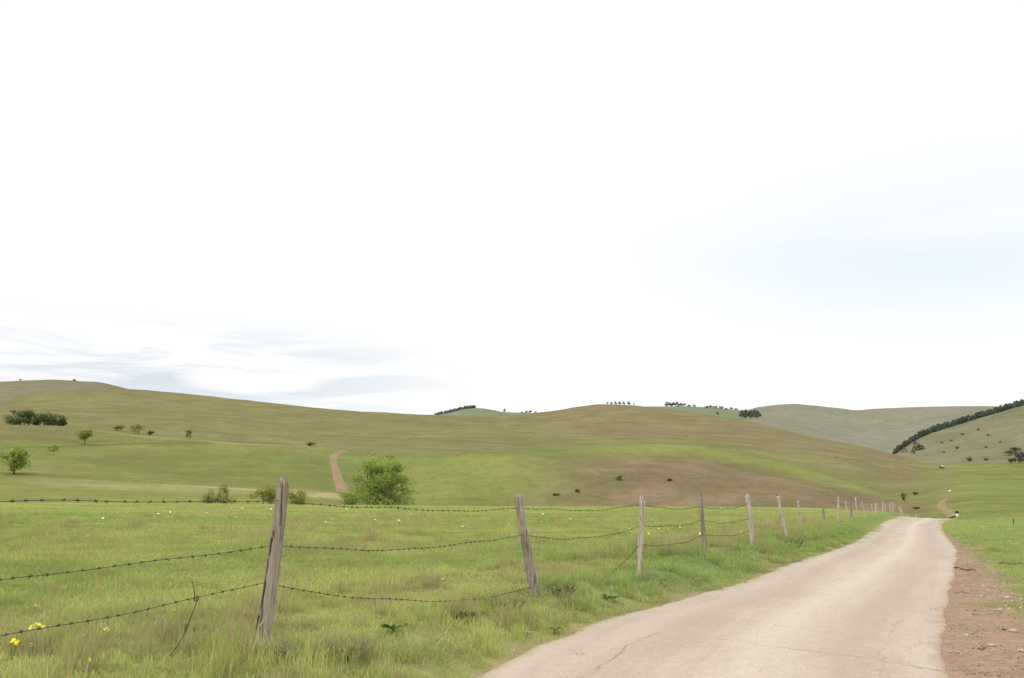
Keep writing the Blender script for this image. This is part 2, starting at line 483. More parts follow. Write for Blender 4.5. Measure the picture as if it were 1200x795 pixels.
def mat_road():
    m, nt, b = new_mat('worn_pale_asphalt')
    uv = N(nt, 'ShaderNodeUVMap', uv_map='road').outputs[0]
    sep = N(nt, 'ShaderNodeSeparateXYZ'); L(nt, uv, sep.inputs[0])
    u, v = sep.outputs[0], sep.outputs[1]                 # u: 0..1 across, v: metres along
    pos = N(nt, 'ShaderNodeNewGeometry').outputs['Position']
    big = noise(nt, pos, .35, 4, .6); fine = noise(nt, pos, 60, 3, .7); med = noise(nt, pos, 3.5, 5, .65)
    st = N(nt, 'ShaderNodeMapping'); st.inputs['Scale'].default_value = (7, .16, 1); L(nt, uv, st.inputs[0])
    streak = noise(nt, st.outputs[0], 1.0, 4, .6)
    c = mixc(nt, maprange(nt, big, .35, .65, 0, 1), (.272, .224, .174), (.304, .255, .203))
    c = mixc(nt, maprange(nt, streak, .42, .66, 0, .75), c, (.333, .288, .232))
    for wu in (.27, .80):        # wheel tracks, a little darker and pinker
        wt = mathn(nt, 'ABSOLUTE', mathn(nt, 'SUBTRACT', mathn(nt, 'ADD', u, mathn(nt, 'MULTIPLY', mathn(nt, 'SUBTRACT', big, .5), .14)), wu))
        c = mixc(nt, maprange(nt, wt, .03, .13, .55, 0), c, (.262, .208, .166))
    # pale strip between the wheel tracks
    uw = mathn(nt, 'ADD', u, mathn(nt, 'MULTIPLY', mathn(nt, 'SUBTRACT', big, .5), .16))
    cen = mathn(nt, 'ABSOLUTE', mathn(nt, 'SUBTRACT', uw, .56))
    c = mixc(nt, maprange(nt, cen, .02, .11, .75, 0), c, (.36, .312, .255))
    ed = mathn(nt, 'ABSOLUTE', mathn(nt, 'SUBTRACT', u, .5))
    c = mixc(nt, maprange(nt, mathn(nt, 'ADD', ed, mathn(nt, 'MULTIPLY', med, .1)), .50, .545, 0, .7), c, (.33, .265, .175))
    spill = mathn(nt, 'ADD', u, mathn(nt, 'MULTIPLY', mathn(nt, 'SUBTRACT', noise(nt, pos, 2.2, 6, .7), .5), .16))
    c = mixc(nt, maprange(nt, spill, .955, 1.0, 0, .8), c, (.235, .168, .115))
    c = mixc(nt, maprange(nt, spill, .05, .0, 0, .6), c, (.25, .20, .125))
    c = mixc(nt, maprange(nt, med, .55, .75, 0, .3), c, (.225, .178, .138))
    c = scale_col(nt, c, mathn(nt, 'MULTIPLY', maprange(nt, fine, .3, .7, .80, 1.20), maprange(nt, noise(nt, pos, 14, 5, .75), .3, .7, .90, 1.10)))
    vor = N(nt, 'ShaderNodeTexVoronoi', feature='F1'); vor.inputs['Scale'].default_value = 55; L(nt, pos, vor.inputs['Vector'])
    c = mixc(nt, maprange(nt, vor.outputs['Distance'], .12, .3, .35, 0), c, (.19, .15, .12))

    # cracks
    def line(coord, at, wob, width, lo, hi, other):
        d = mathn(nt, 'ABSOLUTE', mathn(nt, 'SUBTRACT', mathn(nt, 'ADD', coord, wob), at))
        k = maprange(nt, d, width * .35, width, 1, 0)
        g1 = maprange(nt, other, lo - .03, lo + .03, 0, 1); g2 = maprange(nt, other, hi - .03, hi + .03, 1, 0)
        return mathn(nt, 'MULTIPLY', k, mathn(nt, 'MULTIPLY', g1, g2))
    nw = mathn(nt, 'MULTIPLY', mathn(nt, 'SUBTRACT', noise(nt, pos, 1.6, 6, .7), .5), .55)
    nw2 = mathn(nt, 'MULTIPLY', mathn(nt, 'SUBTRACT', noise(nt, pos, .9, 6, .66), .5), .13)
    # transverse crack, running square over the road
    vt = mathn(nt, 'ADD', v, mathn(nt, 'MULTIPLY', u, 3.1))
    k1 = line(vt, CRACK_V, nw, .035, .42, 1.1, u)
    k2 = line(u, .24, nw2, .005, CRACK_V - 4.2, CRACK_V - .7, v)
    k3 = line(u, .86, nw2, .0045, CRACK_V - 9, CRACK_V + .5, v)
    k4 = line(u, .93, mathn(nt, 'MULTIPLY', nw2, 1.4), .004, CRACK_V - 9, CRACK_V + 5, v)
    vv = N(nt, 'ShaderNodeTexVoronoi', feature='DISTANCE_TO_EDGE'); vv.inputs['Scale'].default_value = 1.5
    mp = N(nt, 'ShaderNodeVectorMath', operation='ADD'); L(nt, pos, mp.inputs[0])
    nv = N(nt, 'ShaderNodeTexNoise'); nv.inputs['Scale'].default_value = 3; nv.inputs['Detail'].default_value = 4; L(nt, pos, nv.inputs['Vector'])
    sc = N(nt, 'ShaderNodeVectorMath', operation='SCALE'); L(nt, nv.outputs['Color'], sc.inputs[0]); sc.inputs['Scale'].default_value = .5
    L(nt, sc.outputs[0], mp.inputs[1]); L(nt, mp.outputs[0], vv.inputs['Vector'])
    net = maprange(nt, vv.outputs['Distance'], .006, .02, 1, 0)
    net = mathn(nt, 'MULTIPLY', net, maprange(nt, noise(nt, pos, .55, 2), .52, .62, 0, 1))
    net = mathn(nt, 'MULTIPLY', net, maprange(nt, u, .68, .82, 0, .4))
    kk = k1
    k3 = mathn(nt, 'MULTIPLY', k3, .55); k4 = mathn(nt, 'MULTIPLY', k4, .4)
    for q in (k2, k3, k4, net): kk = mathn(nt, 'MAXIMUM', kk, q)
    kk = mathn(nt, 'MULTIPLY', kk, maprange(nt, noise(nt, pos, 2.3, 3), .36, .56, .15, .8))
    c = mixc(nt, kk, c, (.18, .14, .108))
    L(nt, c, b.inputs['Base Color'])
    h = mathn(nt, 'ADD', mathn(nt, 'MULTIPLY', fine, .5), mathn(nt, 'MULTIPLY', vor.outputs['Distance'], .5))
    h = mathn(nt, 'SUBTRACT', h, kk)
    bump(nt, h, .012, .6, b)
    b.inputs['Roughness'].default_value = .95; b.inputs['Specular IOR Level'].default_value = .1
    return m


def mat_track(name, c1, c2):
    m, nt, b = new_mat(name)
    pos = N(nt, 'ShaderNodeNewGeometry').outputs['Position']
    c = mixc(nt, maprange(nt, noise(nt, pos, .35, 5, .65), .35, .65, 0, 1), c1, c2)
    c = scale_col(nt, c, maprange(nt, noise(nt, pos, 2.5, 4), .3, .7, .85, 1.15))
    L(nt, c, b.inputs['Base Color'])
    b.inputs['Specular IOR Level'].default_value = 0
    return m


def foliage_mat(name, c1, c2, transl=.35, attr='shade', instancer=False):
    """leaf or blade: tint x per-leaf shade, part of the light passing through"""
    m = bpy.data.materials.new(name); m.use_nodes = True
    nt = m.node_tree; nt.nodes.clear()
    out = N(nt, 'ShaderNodeOutputMaterial')
    sh = N(nt, 'ShaderNodeAttribute', attribute_name=attr)
    if instancer:
        ti = N(nt, 'ShaderNodeAttribute', attribute_name='tint', attribute_type='INSTANCER')
        c = mixc(nt, 1.0, ti.outputs['Color'], sh.outputs['Color'], 'MULTIPLY')
    else:
        s = N(nt, 'ShaderNodeSeparateColor'); L(nt, sh.outputs['Color'], s.inputs[0])
        c = mixc(nt, s.outputs[0], c1, c2)
        c = scale_col(nt, c, s.outputs[1])
    d = N(nt, 'ShaderNodeBsdfDiffuse'); L(nt, c, d.inputs['Color'])
    tr = N(nt, 'ShaderNodeBsdfTranslucent')
    c2_ = mixc(nt, 1.0, c, (1.05, 1.15, .75), 'MULTIPLY'); L(nt, c2_, tr.inputs['Color'])
    mx = N(nt, 'ShaderNodeMixShader'); mx.inputs[0].default_value = transl
    L(nt, d.outputs[0], mx.inputs[1]); L(nt, tr.outputs[0], mx.inputs[2]); L(nt, mx.outputs[0], out.inputs['Surface'])
    return m


def mat_wood(name, c1, c2, c3):
    m, nt, b = new_mat(name)
    tc = N(nt, 'ShaderNodeTexCoord').outputs['Object']
    mp = N(nt, 'ShaderNodeMapping'); mp.inputs['Scale'].default_value = (30, 30, 1.6); L(nt, tc, mp.inputs[0])
    grain = noise(nt, mp.outputs[0], 1.6, 6, .65)
    mp2 = N(nt, 'ShaderNodeMapping'); mp2.inputs['Scale'].default_value = (9, 9, .7); L(nt, tc, mp2.inputs[0])
    wide = noise(nt, mp2.outputs[0], 1.5, 4)
    blot = noise(nt, tc, 7, 4)
    c = mixc(nt, maprange(nt, grain, .35, .65, 0, 1), c1, c2)
    c = mixc(nt, maprange(nt, wide, .5, .7, 0, .6), c, c3)
    c = mixc(nt, maprange(nt, grain, .56, .66, 0, .85), c, (.05, .04, .032))
    mp3 = N(nt, 'ShaderNodeMapping'); mp3.inputs['Scale'].default_value = (55, 55, 1.1); L(nt, tc, mp3.inputs[0])
    c = mixc(nt, maprange(nt, noise(nt, mp3.outputs[0], 1.0, 3, .5), .60, .66, 0, .8), c, (.035, .028, .022))
    c = mixc(nt, maprange(nt, blot, .58, .72, 0, .45), c, (.30, .29, .24))
    L(nt, c, b.inputs['Base Color'])
    bump(nt, mathn(nt, 'ADD', grain, mathn(nt, 'MULTIPLY', wide, .8)), .02, .7, b)
    return m


def mat_plain(name, c, c2=None, sc=8, rough=.85, metal=0):
    m, nt, b = new_mat(name)
    tc = N(nt, 'ShaderNodeTexCoord').outputs['Object']
    cc = mixc(nt, maprange(nt, noise(nt, tc, sc, 4, .6), .35, .65, 0, 1), c, c2 or tuple(q * .75 for q in c))
    L(nt, cc, b.inputs['Base Color'])
    b.inputs['Roughness'].default_value = rough; b.inputs['Metallic'].default_value = metal
    return m


CRACK_V = 17.0     # set again when the road is laid out
# ------------------------------------------------------------------ object helpers


def tag(o, label=None, cat=None, group=None, kind=None):
    if label: o['label'] = label
    if cat: o['category'] = cat
    if group: o['group'] = group
    if kind: o['kind'] = kind
    return o


def empty(name, loc, label, cat, group=None):
    o = bpy.data.objects.new(name, None)
    o.empty_display_size = .2
    o.location = loc
    col.objects.link(o)
    return tag(o, label, cat, group)


def mesh_np(name, V, Fq, smooth=True):
    """mesh from arrays; Fq is (n,k) indices of equal-sided faces"""
    me = bpy.data.meshes.new(name)
    V = np.asarray(V, np.float32); Fq = np.asarray(Fq, np.int32)
    n, k = Fq.shape
    me.vertices.add(len(V)); me.vertices.foreach_set('co', V.ravel())
    me.loops.add(n * k); me.loops.foreach_set('vertex_index', Fq.ravel())
    me.polygons.add(n); me.polygons.foreach_set('loop_start', np.arange(0, n * k, k, dtype=np.int32))
    me.polygons.foreach_set('use_smooth', np.full(n, smooth))
    me.update(calc_edges=True)
    return me


def attr_color(me, name, C):
    a = me.attributes.new(name, 'FLOAT_COLOR', 'POINT')
    C = np.asarray(C, np.float32)
    if C.shape[1] == 3: C = np.concatenate([C, np.ones((len(C), 1), np.float32)], 1)
    a.data.foreach_set('color', C.ravel())


def link(name, me, mat, parent=None, loc=None):
    o = bpy.data.objects.new(name, me)
    if mat is not None and len(me.materials) == 0: me.materials.append(mat)
    if loc is not None: o.location = loc
    if parent is not None: o.parent = parent
    col.objects.link(o)
    return o


class MB:
    """collects shapes into one mesh"""
    def __init__(s): s.v = []; s.f = []

    def add(s, v, f):
        o = len(s.v); s.v += [tuple(q) for q in v]; s.f += [tuple(i + o for i in q) for q in f]

    def tube(s, pts, rad, sides=6, cap=True, ref=None):
        pts = [Vector(p) for p in pts]
        if not hasattr(rad, '__len__'): rad = [rad] * len(pts)
        V = []; Fc = []; u = None
        for i, p in enumerate(pts):
            d = (pts[min(i + 1, len(pts) - 1)] - pts[max(i - 1, 0)]).normalized()
            if u is None:
                u = d.cross(Vector((0, 1, 0.013)) if abs(d.y) < .9 else Vector((1, 0, 0))).normalized()
            u = (u - d * u.dot(d)).normalized(); w = d.cross(u)
            for k in range(sides):
                a = 2 * PI * k / sides
                V.append(p + (u * math.cos(a) + w * math.sin(a)) * rad[i])
        n = len(pts)
        for i in range(n - 1):
            for k in range(sides):
                a = i * sides + k; b = i * sides + (k + 1) % sides
                Fc.append((a, b, b + sides, a + sides))
        if cap:
            Fc.append(tuple(reversed(range(sides)))); Fc.append(tuple(range((n - 1) * sides, n * sides)))
        s.add(V, Fc)

    def build(s, name, mat, parent=None, smooth=True, loc=None):
        me = bpy.data.meshes.new(name)
        me.from_pydata(s.v, [], s.f)
        if smooth: me.polygons.foreach_set('use_smooth', [True] * len(me.polygons))
        me.update()
        return link(name, me, mat, parent, loc)


def copy_tree(o, parent=None):
    c = o.copy(); col.objects.link(c)
    if parent is not None: c.parent = parent
    for ch in list(o.children): copy_tree(ch, c)
    return c


# ------------------------------------------------------------------ world
def make_world(sun_el, sun_az):
    w = bpy.data.worlds.new('World'); scene.world = w; w.use_nodes = True
    nt = w.node_tree; nt.nodes.clear()
    out = N(nt, 'ShaderNodeOutputWorld')
    sky = N(nt, 'ShaderNodeTexSky', sky_type='NISHITA'); sky.sun_disc = False
    sky.sun_elevation = sun_el; sky.sun_rotation = sun_az; sky.air_density = 1.0; sky.dust_density = 1.5
    bg = N(nt, 'ShaderNodeBackground'); bg.inputs['Strength'].default_value = .15; L(nt, sky.outputs[0], bg.inputs[0])
    tc = N(nt, 'ShaderNodeTexCoord').outputs['Generated']
    s = N(nt, 'ShaderNodeSeparateXYZ'); L(nt, tc, s.inputs[0])
    x, y, z = s.outputs
    hyp = mathn(nt, 'SQRT', mathn(nt, 'ADD', mathn(nt, 'MULTIPLY', x, x), mathn(nt, 'MULTIPLY', y, y)))
    el = mathn(nt, 'DIVIDE', z, mathn(nt, 'MAXIMUM', hyp, .02))      # tangent of elevation
    az = mathn(nt, 'ARCTAN2', x, y)
    cv = N(nt, 'ShaderNodeCombineXYZ'); L(nt, az, cv.inputs[0]); L(nt, el, cv.inputs[1])
    mp = N(nt, 'ShaderNodeMapping'); mp.inputs['Scale'].default_value = (3.6, 24, 1); L(nt, cv.outputs[0], mp.inputs[0])
    n1 = noise(nt, mp.outputs[0], 1.25, 7, .55, .6)
    mp2 = N(nt, 'ShaderNodeMapping'); mp2.inputs['Scale'].default_value = (1.6, 4.5, 1); mp2.inputs['Location'].default_value = (3, 1, 0)
    L(nt, cv.outputs[0], mp2.inputs[0])
    n2 = noise(nt, mp2.outputs[0], 1.3, 5, .5, .3)

    def gauss(v, c, wd):
        q = mathn(nt, 'DIVIDE', mathn(nt, 'SUBTRACT', v, c), wd)
        return mathn(nt, 'EXPONENT', mathn(nt, 'MULTIPLY', mathn(nt, 'MULTIPLY', q, q), -1))
    # grey cloud bank low over the left hill
    bank = mathn(nt, 'MULTIPLY', gauss(el, .140, .050), maprange(nt, az, .0, -.26, 0, 1))
    grey = mathn(nt, 'MULTIPLY', bank, maprange(nt, n1, .44, .57, 0, 1))
    # thin blue gap on the right
    gap = mathn(nt, 'MULTIPLY', gauss(el, .27, .10), maprange(nt, az, -.02, .50, 0, 1))
    blue = mathn(nt, 'MULTIPLY', gap, maprange(nt, n2, .32, .62, .15, 1))
    cl = mixc(nt, grey, (1.0, 1.0, 1.0), (.70, .75, .80))
    cl = mixc(nt, blue, cl, (.84, .915, .96))
    # sky dimmed ahead to show cloud tints; brighter overhead and behind as added fill
    front = mathn(nt, 'MULTIPLY', maprange(nt, y, -.1, .45, 0, 1), maprange(nt, z, .52, .80, 1, 0))
    cl = scale_col(nt, cl, maprange(nt, front, 0, 1, 1.0, 1.06 / CLOUD))
    cl = scale_col(nt, cl, maprange(nt, n2, .3, .7, .985, 1.015))
    bc = N(nt, 'ShaderNodeBackground'); bc.inputs['Strength'].default_value = CLOUD; L(nt, cl, bc.inputs[0])
    mx = N(nt, 'ShaderNodeMixShader')
    L(nt, maprange(nt, blue, 0, 1, .97, .88), mx.inputs[0])
    L(nt, bg.outputs[0], mx.inputs[1]); L(nt, bc.outputs[0], mx.inputs[2]); L(nt, mx.outputs[0], out.inputs['Surface'])


CLOUD = 2.42
SUN_EL, SUN_AZ = math.radians(52), math.radians(-125)       # azimuth clockwise from +Y: behind left
make_world(SUN_EL, SUN_AZ)
sd = bpy.data.lights.new('sun', 'SUN'); sun = bpy.data.objects.new('sun', sd); col.objects.link(sun)
sd.energy = 1.5; sd.angle = math.radians(14); sd.color = (1, .96, .9)
sdir = Vector((math.sin(SUN_AZ) * math.cos(SUN_EL), math.cos(SUN_AZ) * math.cos(SUN_EL), math.sin(SUN_EL)))
sun.rotation_euler = sdir.to_track_quat('Z', 'Y').to_euler()
sun.location = sdir * 50

# ------------------------------------------------------------------ ground sheet
def build_ground():
    dense = np.radians(np.arange(-38, 38.01, .09))
    left = np.radians(np.arange(-180, -38, 2.0)); right = np.radians(np.arange(40, 180.1, 2.0))
    A = np.concatenate([left, dense, right])
    R = np.concatenate([[.02, .8, 1.6], np.geomspace(2.5, 12000, 680)])
    aa, rr = np.meshgrid(A, R)
    a, r = aa.ravel(), rr.ravel()
    x, y = r * np.sin(a), r * np.cos(a)
    z, t = terrain(x, y, sink=True)
    V = np.stack([x, y, z], 1)
    nA, nR = len(A), len(R)
    i = (np.arange(nR - 1)[:, None] * nA + np.arange(nA - 1)[None]).ravel()
    Fq = np.stack([i, i + nA, i + nA + 1, i + 1], 1)
    me = mesh_np('ground', V, Fq)
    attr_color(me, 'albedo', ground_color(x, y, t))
    dm = dirt_mask(x, y) * (r < 130)
    bf = sstep(1.0, 2.5, t)
    attr_color(me, 'beyond', np.stack([bf, bf, bf], 1))
    attr_color(me, 'earth', np.stack([dm, dm, dm], 1))
    o = link('ground', me, mat_ground())
    tag(o, 'rolling green meadow and bare brown hills', kind='structure')


build_ground()


# ------------------------------------------------------------------ road
def build_road():
    global CRACK_V
    Y = np.concatenate([np.arange(-8, 60, .25), np.arange(60, 112, .5)])
    U = np.concatenate([[0, .008, .022], np.linspace(.045, .955, 29), [.978, .992, 1]]); nx = len(U)
    s = 0; V = []; UV = []
    prev = None
    for yv in Y:
        xl, xr = float(XL(yv)), float(XR(yv))
        jl = (float(fbm(np.array([yv * 1.3]), np.array([3.]), 91, 4)[0]) - .5) * .24
        jr = (float(fbm(np.array([yv * 1.6]), np.array([9.]), 92, 4)[0]) - .5) * .14
        # cross lines run square to the road
        c = np.array([(xl + xr) / 2, yv])
        if prev is not None: s += float(np.hypot(*(c - prev)))
        prev = c
        for k in range(nx):
            u = U[k]
            V.append((lerp(xl + jl, xr + jr, u), yv)); UV.append((u, s))
        if yv <= 7.5: s_ref = s
    V = np.array(V); UV = np.array(UV)
    z, _ = terrain(V[:, 0], V[:, 1])
    u = UV[:, 0]
    z = z + .008 + .035 * (1 - (2 * u - 1) ** 2)
    edge = (u < 1e-6) | (u > 1 - 1e-6)
    z = np.where(edge, z - .06, z)
    i = (np.arange(len(Y) - 1)[:, None] * nx + np.arange(nx - 1)[None]).ravel()
    Fq = np.stack([i, i + 1, i + nx + 1, i + nx], 1)
    me = mesh_np('road', np.column_stack([V, z]), Fq)
    uvl = me.uv_layers.new(name='road')
    li = np.zeros(len(me.loops), np.int32); me.loops.foreach_get('vertex_index', li)
    uvl.data.foreach_set('uv', UV[li].astype(np.float32).ravel())
    CRACK_V = s_ref + 3.46
    o = link('road', me, mat_road())
    tag(o, 'narrow pale cracked country road running over the rise', kind='structure')


build_road()


def strip(name, pts, widths, mat, label, lift):
    """a worn track draped on the ground; pts are ground points"""
    P = [Vector(p) for p in pts]
    # resample
    Q = []; W = []
    for i in range(len(P) - 1):
        n = 14
        p0, p1, p2, p3 = P[max(i - 1, 0)], P[i], P[i + 1], P[min(i + 2, len(P) - 1)]
        for k in range(n):
            t = k / n
            Q.append(.5 * ((2 * p1) + (-p0 + p2) * t + (2 * p0 - 5 * p1 + 4 * p2 - p3) * t * t + (-p0 + 3 * p1 - 3 * p2 + p3) * t ** 3))
            W.append(lerp(widths[i], widths[i + 1], t))
    Q.append(P[-1]); W.append(widths[-1])
    nx = 7; V = []
    for i, q in enumerate(Q):
        d = (Q[min(i + 1, len(Q) - 1)] - Q[max(i - 1, 0)]); d.z = 0; d.normalize()
        nrm = Vector((d.y, -d.x, 0))
        w = W[i] * (1 + .35 * (random.random() - .5))
        off = nrm * (random.random() - .5) * W[i] * .12
        for k in range(nx):
            v = q + off + nrm * (k / (nx - 1) - .5) * w
            V.append((v.x, v.y))
    V = np.array(V); z, _ = terrain(V[:, 0], V[:, 1])
    k = np.tile(np.arange(nx), len(Q))
    z = z + np.where((k == 0) | (k == nx - 1), -lift * .6, lift)
    i = (np.arange(len(Q) - 1)[:, None] * nx + np.arange(nx - 1)[None]).ravel()
    Fq = np.stack([i, i + 1, i + nx + 1, i + nx], 1)
    o = link(name, mesh_np(name, np.column_stack([V, z]), Fq), mat)
    tag(o, label, kind='structure')


m_or = mat_track('reddish_earth', (.205, .152, .094), (.165, .120, .070))
m_pale = mat_track('pale_earth', (.235, .205, .115), (.19, .172, .09))
m_faint = mat_track('faint_path_earth', (.135, .118, .070), (.125, .11, .06))
m_turf = mat_track('trodden_turf', (.085, .078, .040), (.095, .09, .042))
strip('path', [hit(*p) for p in [(24, 524.5), (60, 524), (100, 522.5), (150, 521), (200, 519.5), (250, 519.5)]], [.8, 1.4, 1.6, 1.4, 1.2, .6], m_turf, 'thin dark trodden line across the upper left hill', .08)
strip('dirt_track', [hit(*p) for p in [(404, 579), (400, 570), (396, 560), (393, 549), (390.5, 541), (392.5, 535), (398, 530.5), (404, 528.5)]],
      [4.0, 3.4, 3.0, 2.8, 2.6, 2.6, 2.4, 1.6], m_or, 'reddish dirt track climbing the gully beside the bushy tree', .12)
strip('path', [hit(*p) for p in [(190, 568.5), (250, 571.5), (300, 575), (345, 579), (375, 581), (404, 581)]],
      [.8, 2, 3.4, 6.5, 8, 7], m_pale, 'pale dry path at the foot of the left hill', .1)
strip('dirt_track', [hit(*p) for p in [(1118, 606), (1112, 601), (1106, 597), (1103, 592), (1105, 587), (1110, 584)]],
      [1.3, 1.4, 1.8, 1.9, 1.3, .8], m_or, 'reddish dirt track bending through the valley beyond the road crest', .1)
strip('path', [hit(*p) for p in [(606, 495), (640, 497), (690, 500.5), (750, 504), (800, 507.5)]],
      [1.2, 2, 2.2, 2, 1], m_faint, 'thin pale path across the brown middle hill', .35)
strip('path', [hit(*p) for p in [(980, 537), (1015, 539.5), (1045, 541.5), (1070, 543)]],
      [1.5, 3, 2, 1.5], m_faint, 'thin pale path at the end of the middle hill near the valley', .3)


# ------------------------------------------------------------------ grass
def blades(n, rad, h0, h1, w, lean=.45, seed=0, dry=.1, leaf=0.0):
    """a patch of grass blades: arrays of verts, quads, shades"""
    g = np.random.default_rng(seed)
    a = g.uniform(0, 2 * PI, n); q = np.sqrt(g.uniform(0, 1, n)) * rad
    bx, by = q * np.cos(a), q * np.sin(a)
    h = g.uniform(h0, h1, n) * (1 - .35 * (q / rad) ** 2)
    d = g.uniform(0, 2 * PI, n); ln = np.abs(g.normal(0, lean, n)) * h
    wd = w * g.uniform(.6, 1.3, n)
    px, py = -np.sin(d), np.cos(d)
    V = []; S = []
    hue = g.uniform(.86, 1.14, n); isdry = g.uniform(0, 1, n) < dry
    cr = np.where(isdry, 1.45, hue); cg = np.where(isdry, 1.2, hue * g.uniform(.95, 1.1, n)); cb = np.where(isdry, 1.5, hue * g.uniform(.8, 1.1, n))
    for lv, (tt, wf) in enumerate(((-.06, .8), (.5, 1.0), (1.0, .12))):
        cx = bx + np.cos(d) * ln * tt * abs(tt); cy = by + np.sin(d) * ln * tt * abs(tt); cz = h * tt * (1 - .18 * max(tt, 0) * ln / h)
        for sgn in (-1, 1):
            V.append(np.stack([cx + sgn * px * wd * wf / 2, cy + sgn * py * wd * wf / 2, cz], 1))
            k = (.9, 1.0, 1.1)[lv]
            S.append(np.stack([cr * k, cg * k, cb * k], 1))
    V = np.concatenate(V); S = np.concatenate(S)
    i = np.arange(n)
    Fq = np.concatenate([np.stack([i, i + n, i + 3 * n, i + 2 * n], 1), np.stack([i + 2 * n, i + 3 * n, i + 5 * n, i + 4 * n], 1)])
    return V, Fq, S


def scatter_object(name, label, protos, P, idx, rot, scl, tint, mat):
    """one object whose points carry instances of small grass patches"""
    cl = bpy.data.collections.new(name + '_patches')
    for k, (V, Fq, S) in enumerate(protos):
        me = mesh_np('%s_patch' % name, V, Fq, smooth=False); attr_color(me, 'shade', S); me.materials.append(mat)
        o = bpy.data.objects.new('patch_%02d_%s' % (k, name), me); cl.objects.link(o)
    me = bpy.data.meshes.new(name)
    me.vertices.add(len(P)); me.vertices.foreach_set('co', np.asarray(P, np.float32).ravel())
    a = me.attributes.new('idx', 'INT', 'POINT'); a.data.foreach_set('value', np.asarray(idx, np.int32))
    a = me.attributes.new('rot', 'FLOAT_VECTOR', 'POINT'); a.data.foreach_set('vector', np.asarray(rot, np.float32).ravel())
    a = me.attributes.new('scl', 'FLOAT_VECTOR', 'POINT'); a.data.foreach_set('vector', np.asarray(scl, np.float32).ravel())
    attr_color(me, 'tint', tint)
    me.materials.append(mat)
    o = link(name, me, None)
    ng = bpy.data.node_groups.new(name + '_scatter', 'GeometryNodeTree')
    ng.interface.new_socket('Geometry', in_out='INPUT', socket_type='NodeSocketGeometry')
    ng.interface.new_socket('Geometry', in_out='OUTPUT', socket_type='NodeSocketGeometry')
    gi = ng.nodes.new('NodeGroupInput'); go = ng.nodes.new('NodeGroupOutput')
    ip = ng.nodes.new('GeometryNodeInstanceOnPoints'); ci = ng.nodes.new('GeometryNodeCollectionInfo')
    ci.inputs['Collection'].default_value = cl; ci.inputs['Separate Children'].default_value = True; ci.inputs['Reset Children'].default_value = True

    def na(nm, ty):
        n = ng.nodes.new('GeometryNodeInputNamedAttribute'); n.data_type = ty; n.inputs['Name'].default_value = nm
        return n.outputs['Attribute']
    ip.inputs['Pick Instance'].default_value = True
    e = ng.nodes.new('FunctionNodeEulerToRotation')
    lk = ng.links.new
    lk(gi.outputs[0], ip.inputs['Points']); lk(ci.outputs[0], ip.inputs['Instance'])
    lk(na('idx', 'INT'), ip.inputs['Instance Index']); lk(na('rot', 'FLOAT_VECTOR'), e.inputs[0]); lk(e.outputs[0], ip.inputs['Rotation'])
    lk(na('scl', 'FLOAT_VECTOR'), ip.inputs['Scale']); lk(ip.outputs[0], go.inputs[0])
    md = o.modifiers.new('scatter', 'NODES'); md.node_group = ng
    return tag(o, label, kind='stuff')


def band(r0, r1, step, azlim=40):
    """jittered grid of points between two distances"""
    lim = r1 * math.sin(math.radians(azlim))
    xs = np.arange(-lim, lim, step); ys = np.arange(0, r1, step)
    X, Y = np.meshgrid(xs, ys); X = X.ravel(); Y = Y.ravel()
    X = X + RNG.uniform(-.5, .5, len(X)) * step; Y = Y + RNG.uniform(-.5, .5, len(Y)) * step
    r = np.hypot(X, Y); a = np.degrees(np.arctan2(X, Y))
    k = (r >= r0) & (r < r1) & (np.abs(a) < azlim)
    return X[k], Y[k]


def slope_rot(x, y):
    e = .3
    z0 = terrain(x, y)[0]; zx = terrain(x + e, y)[0]; zy = terrain(x, y + e)[0]
    return z0, (zx - z0) / e, (zy - z0) / e


M_GRASS = foliage_mat('grass_blades', None, None, .48, instancer=True)


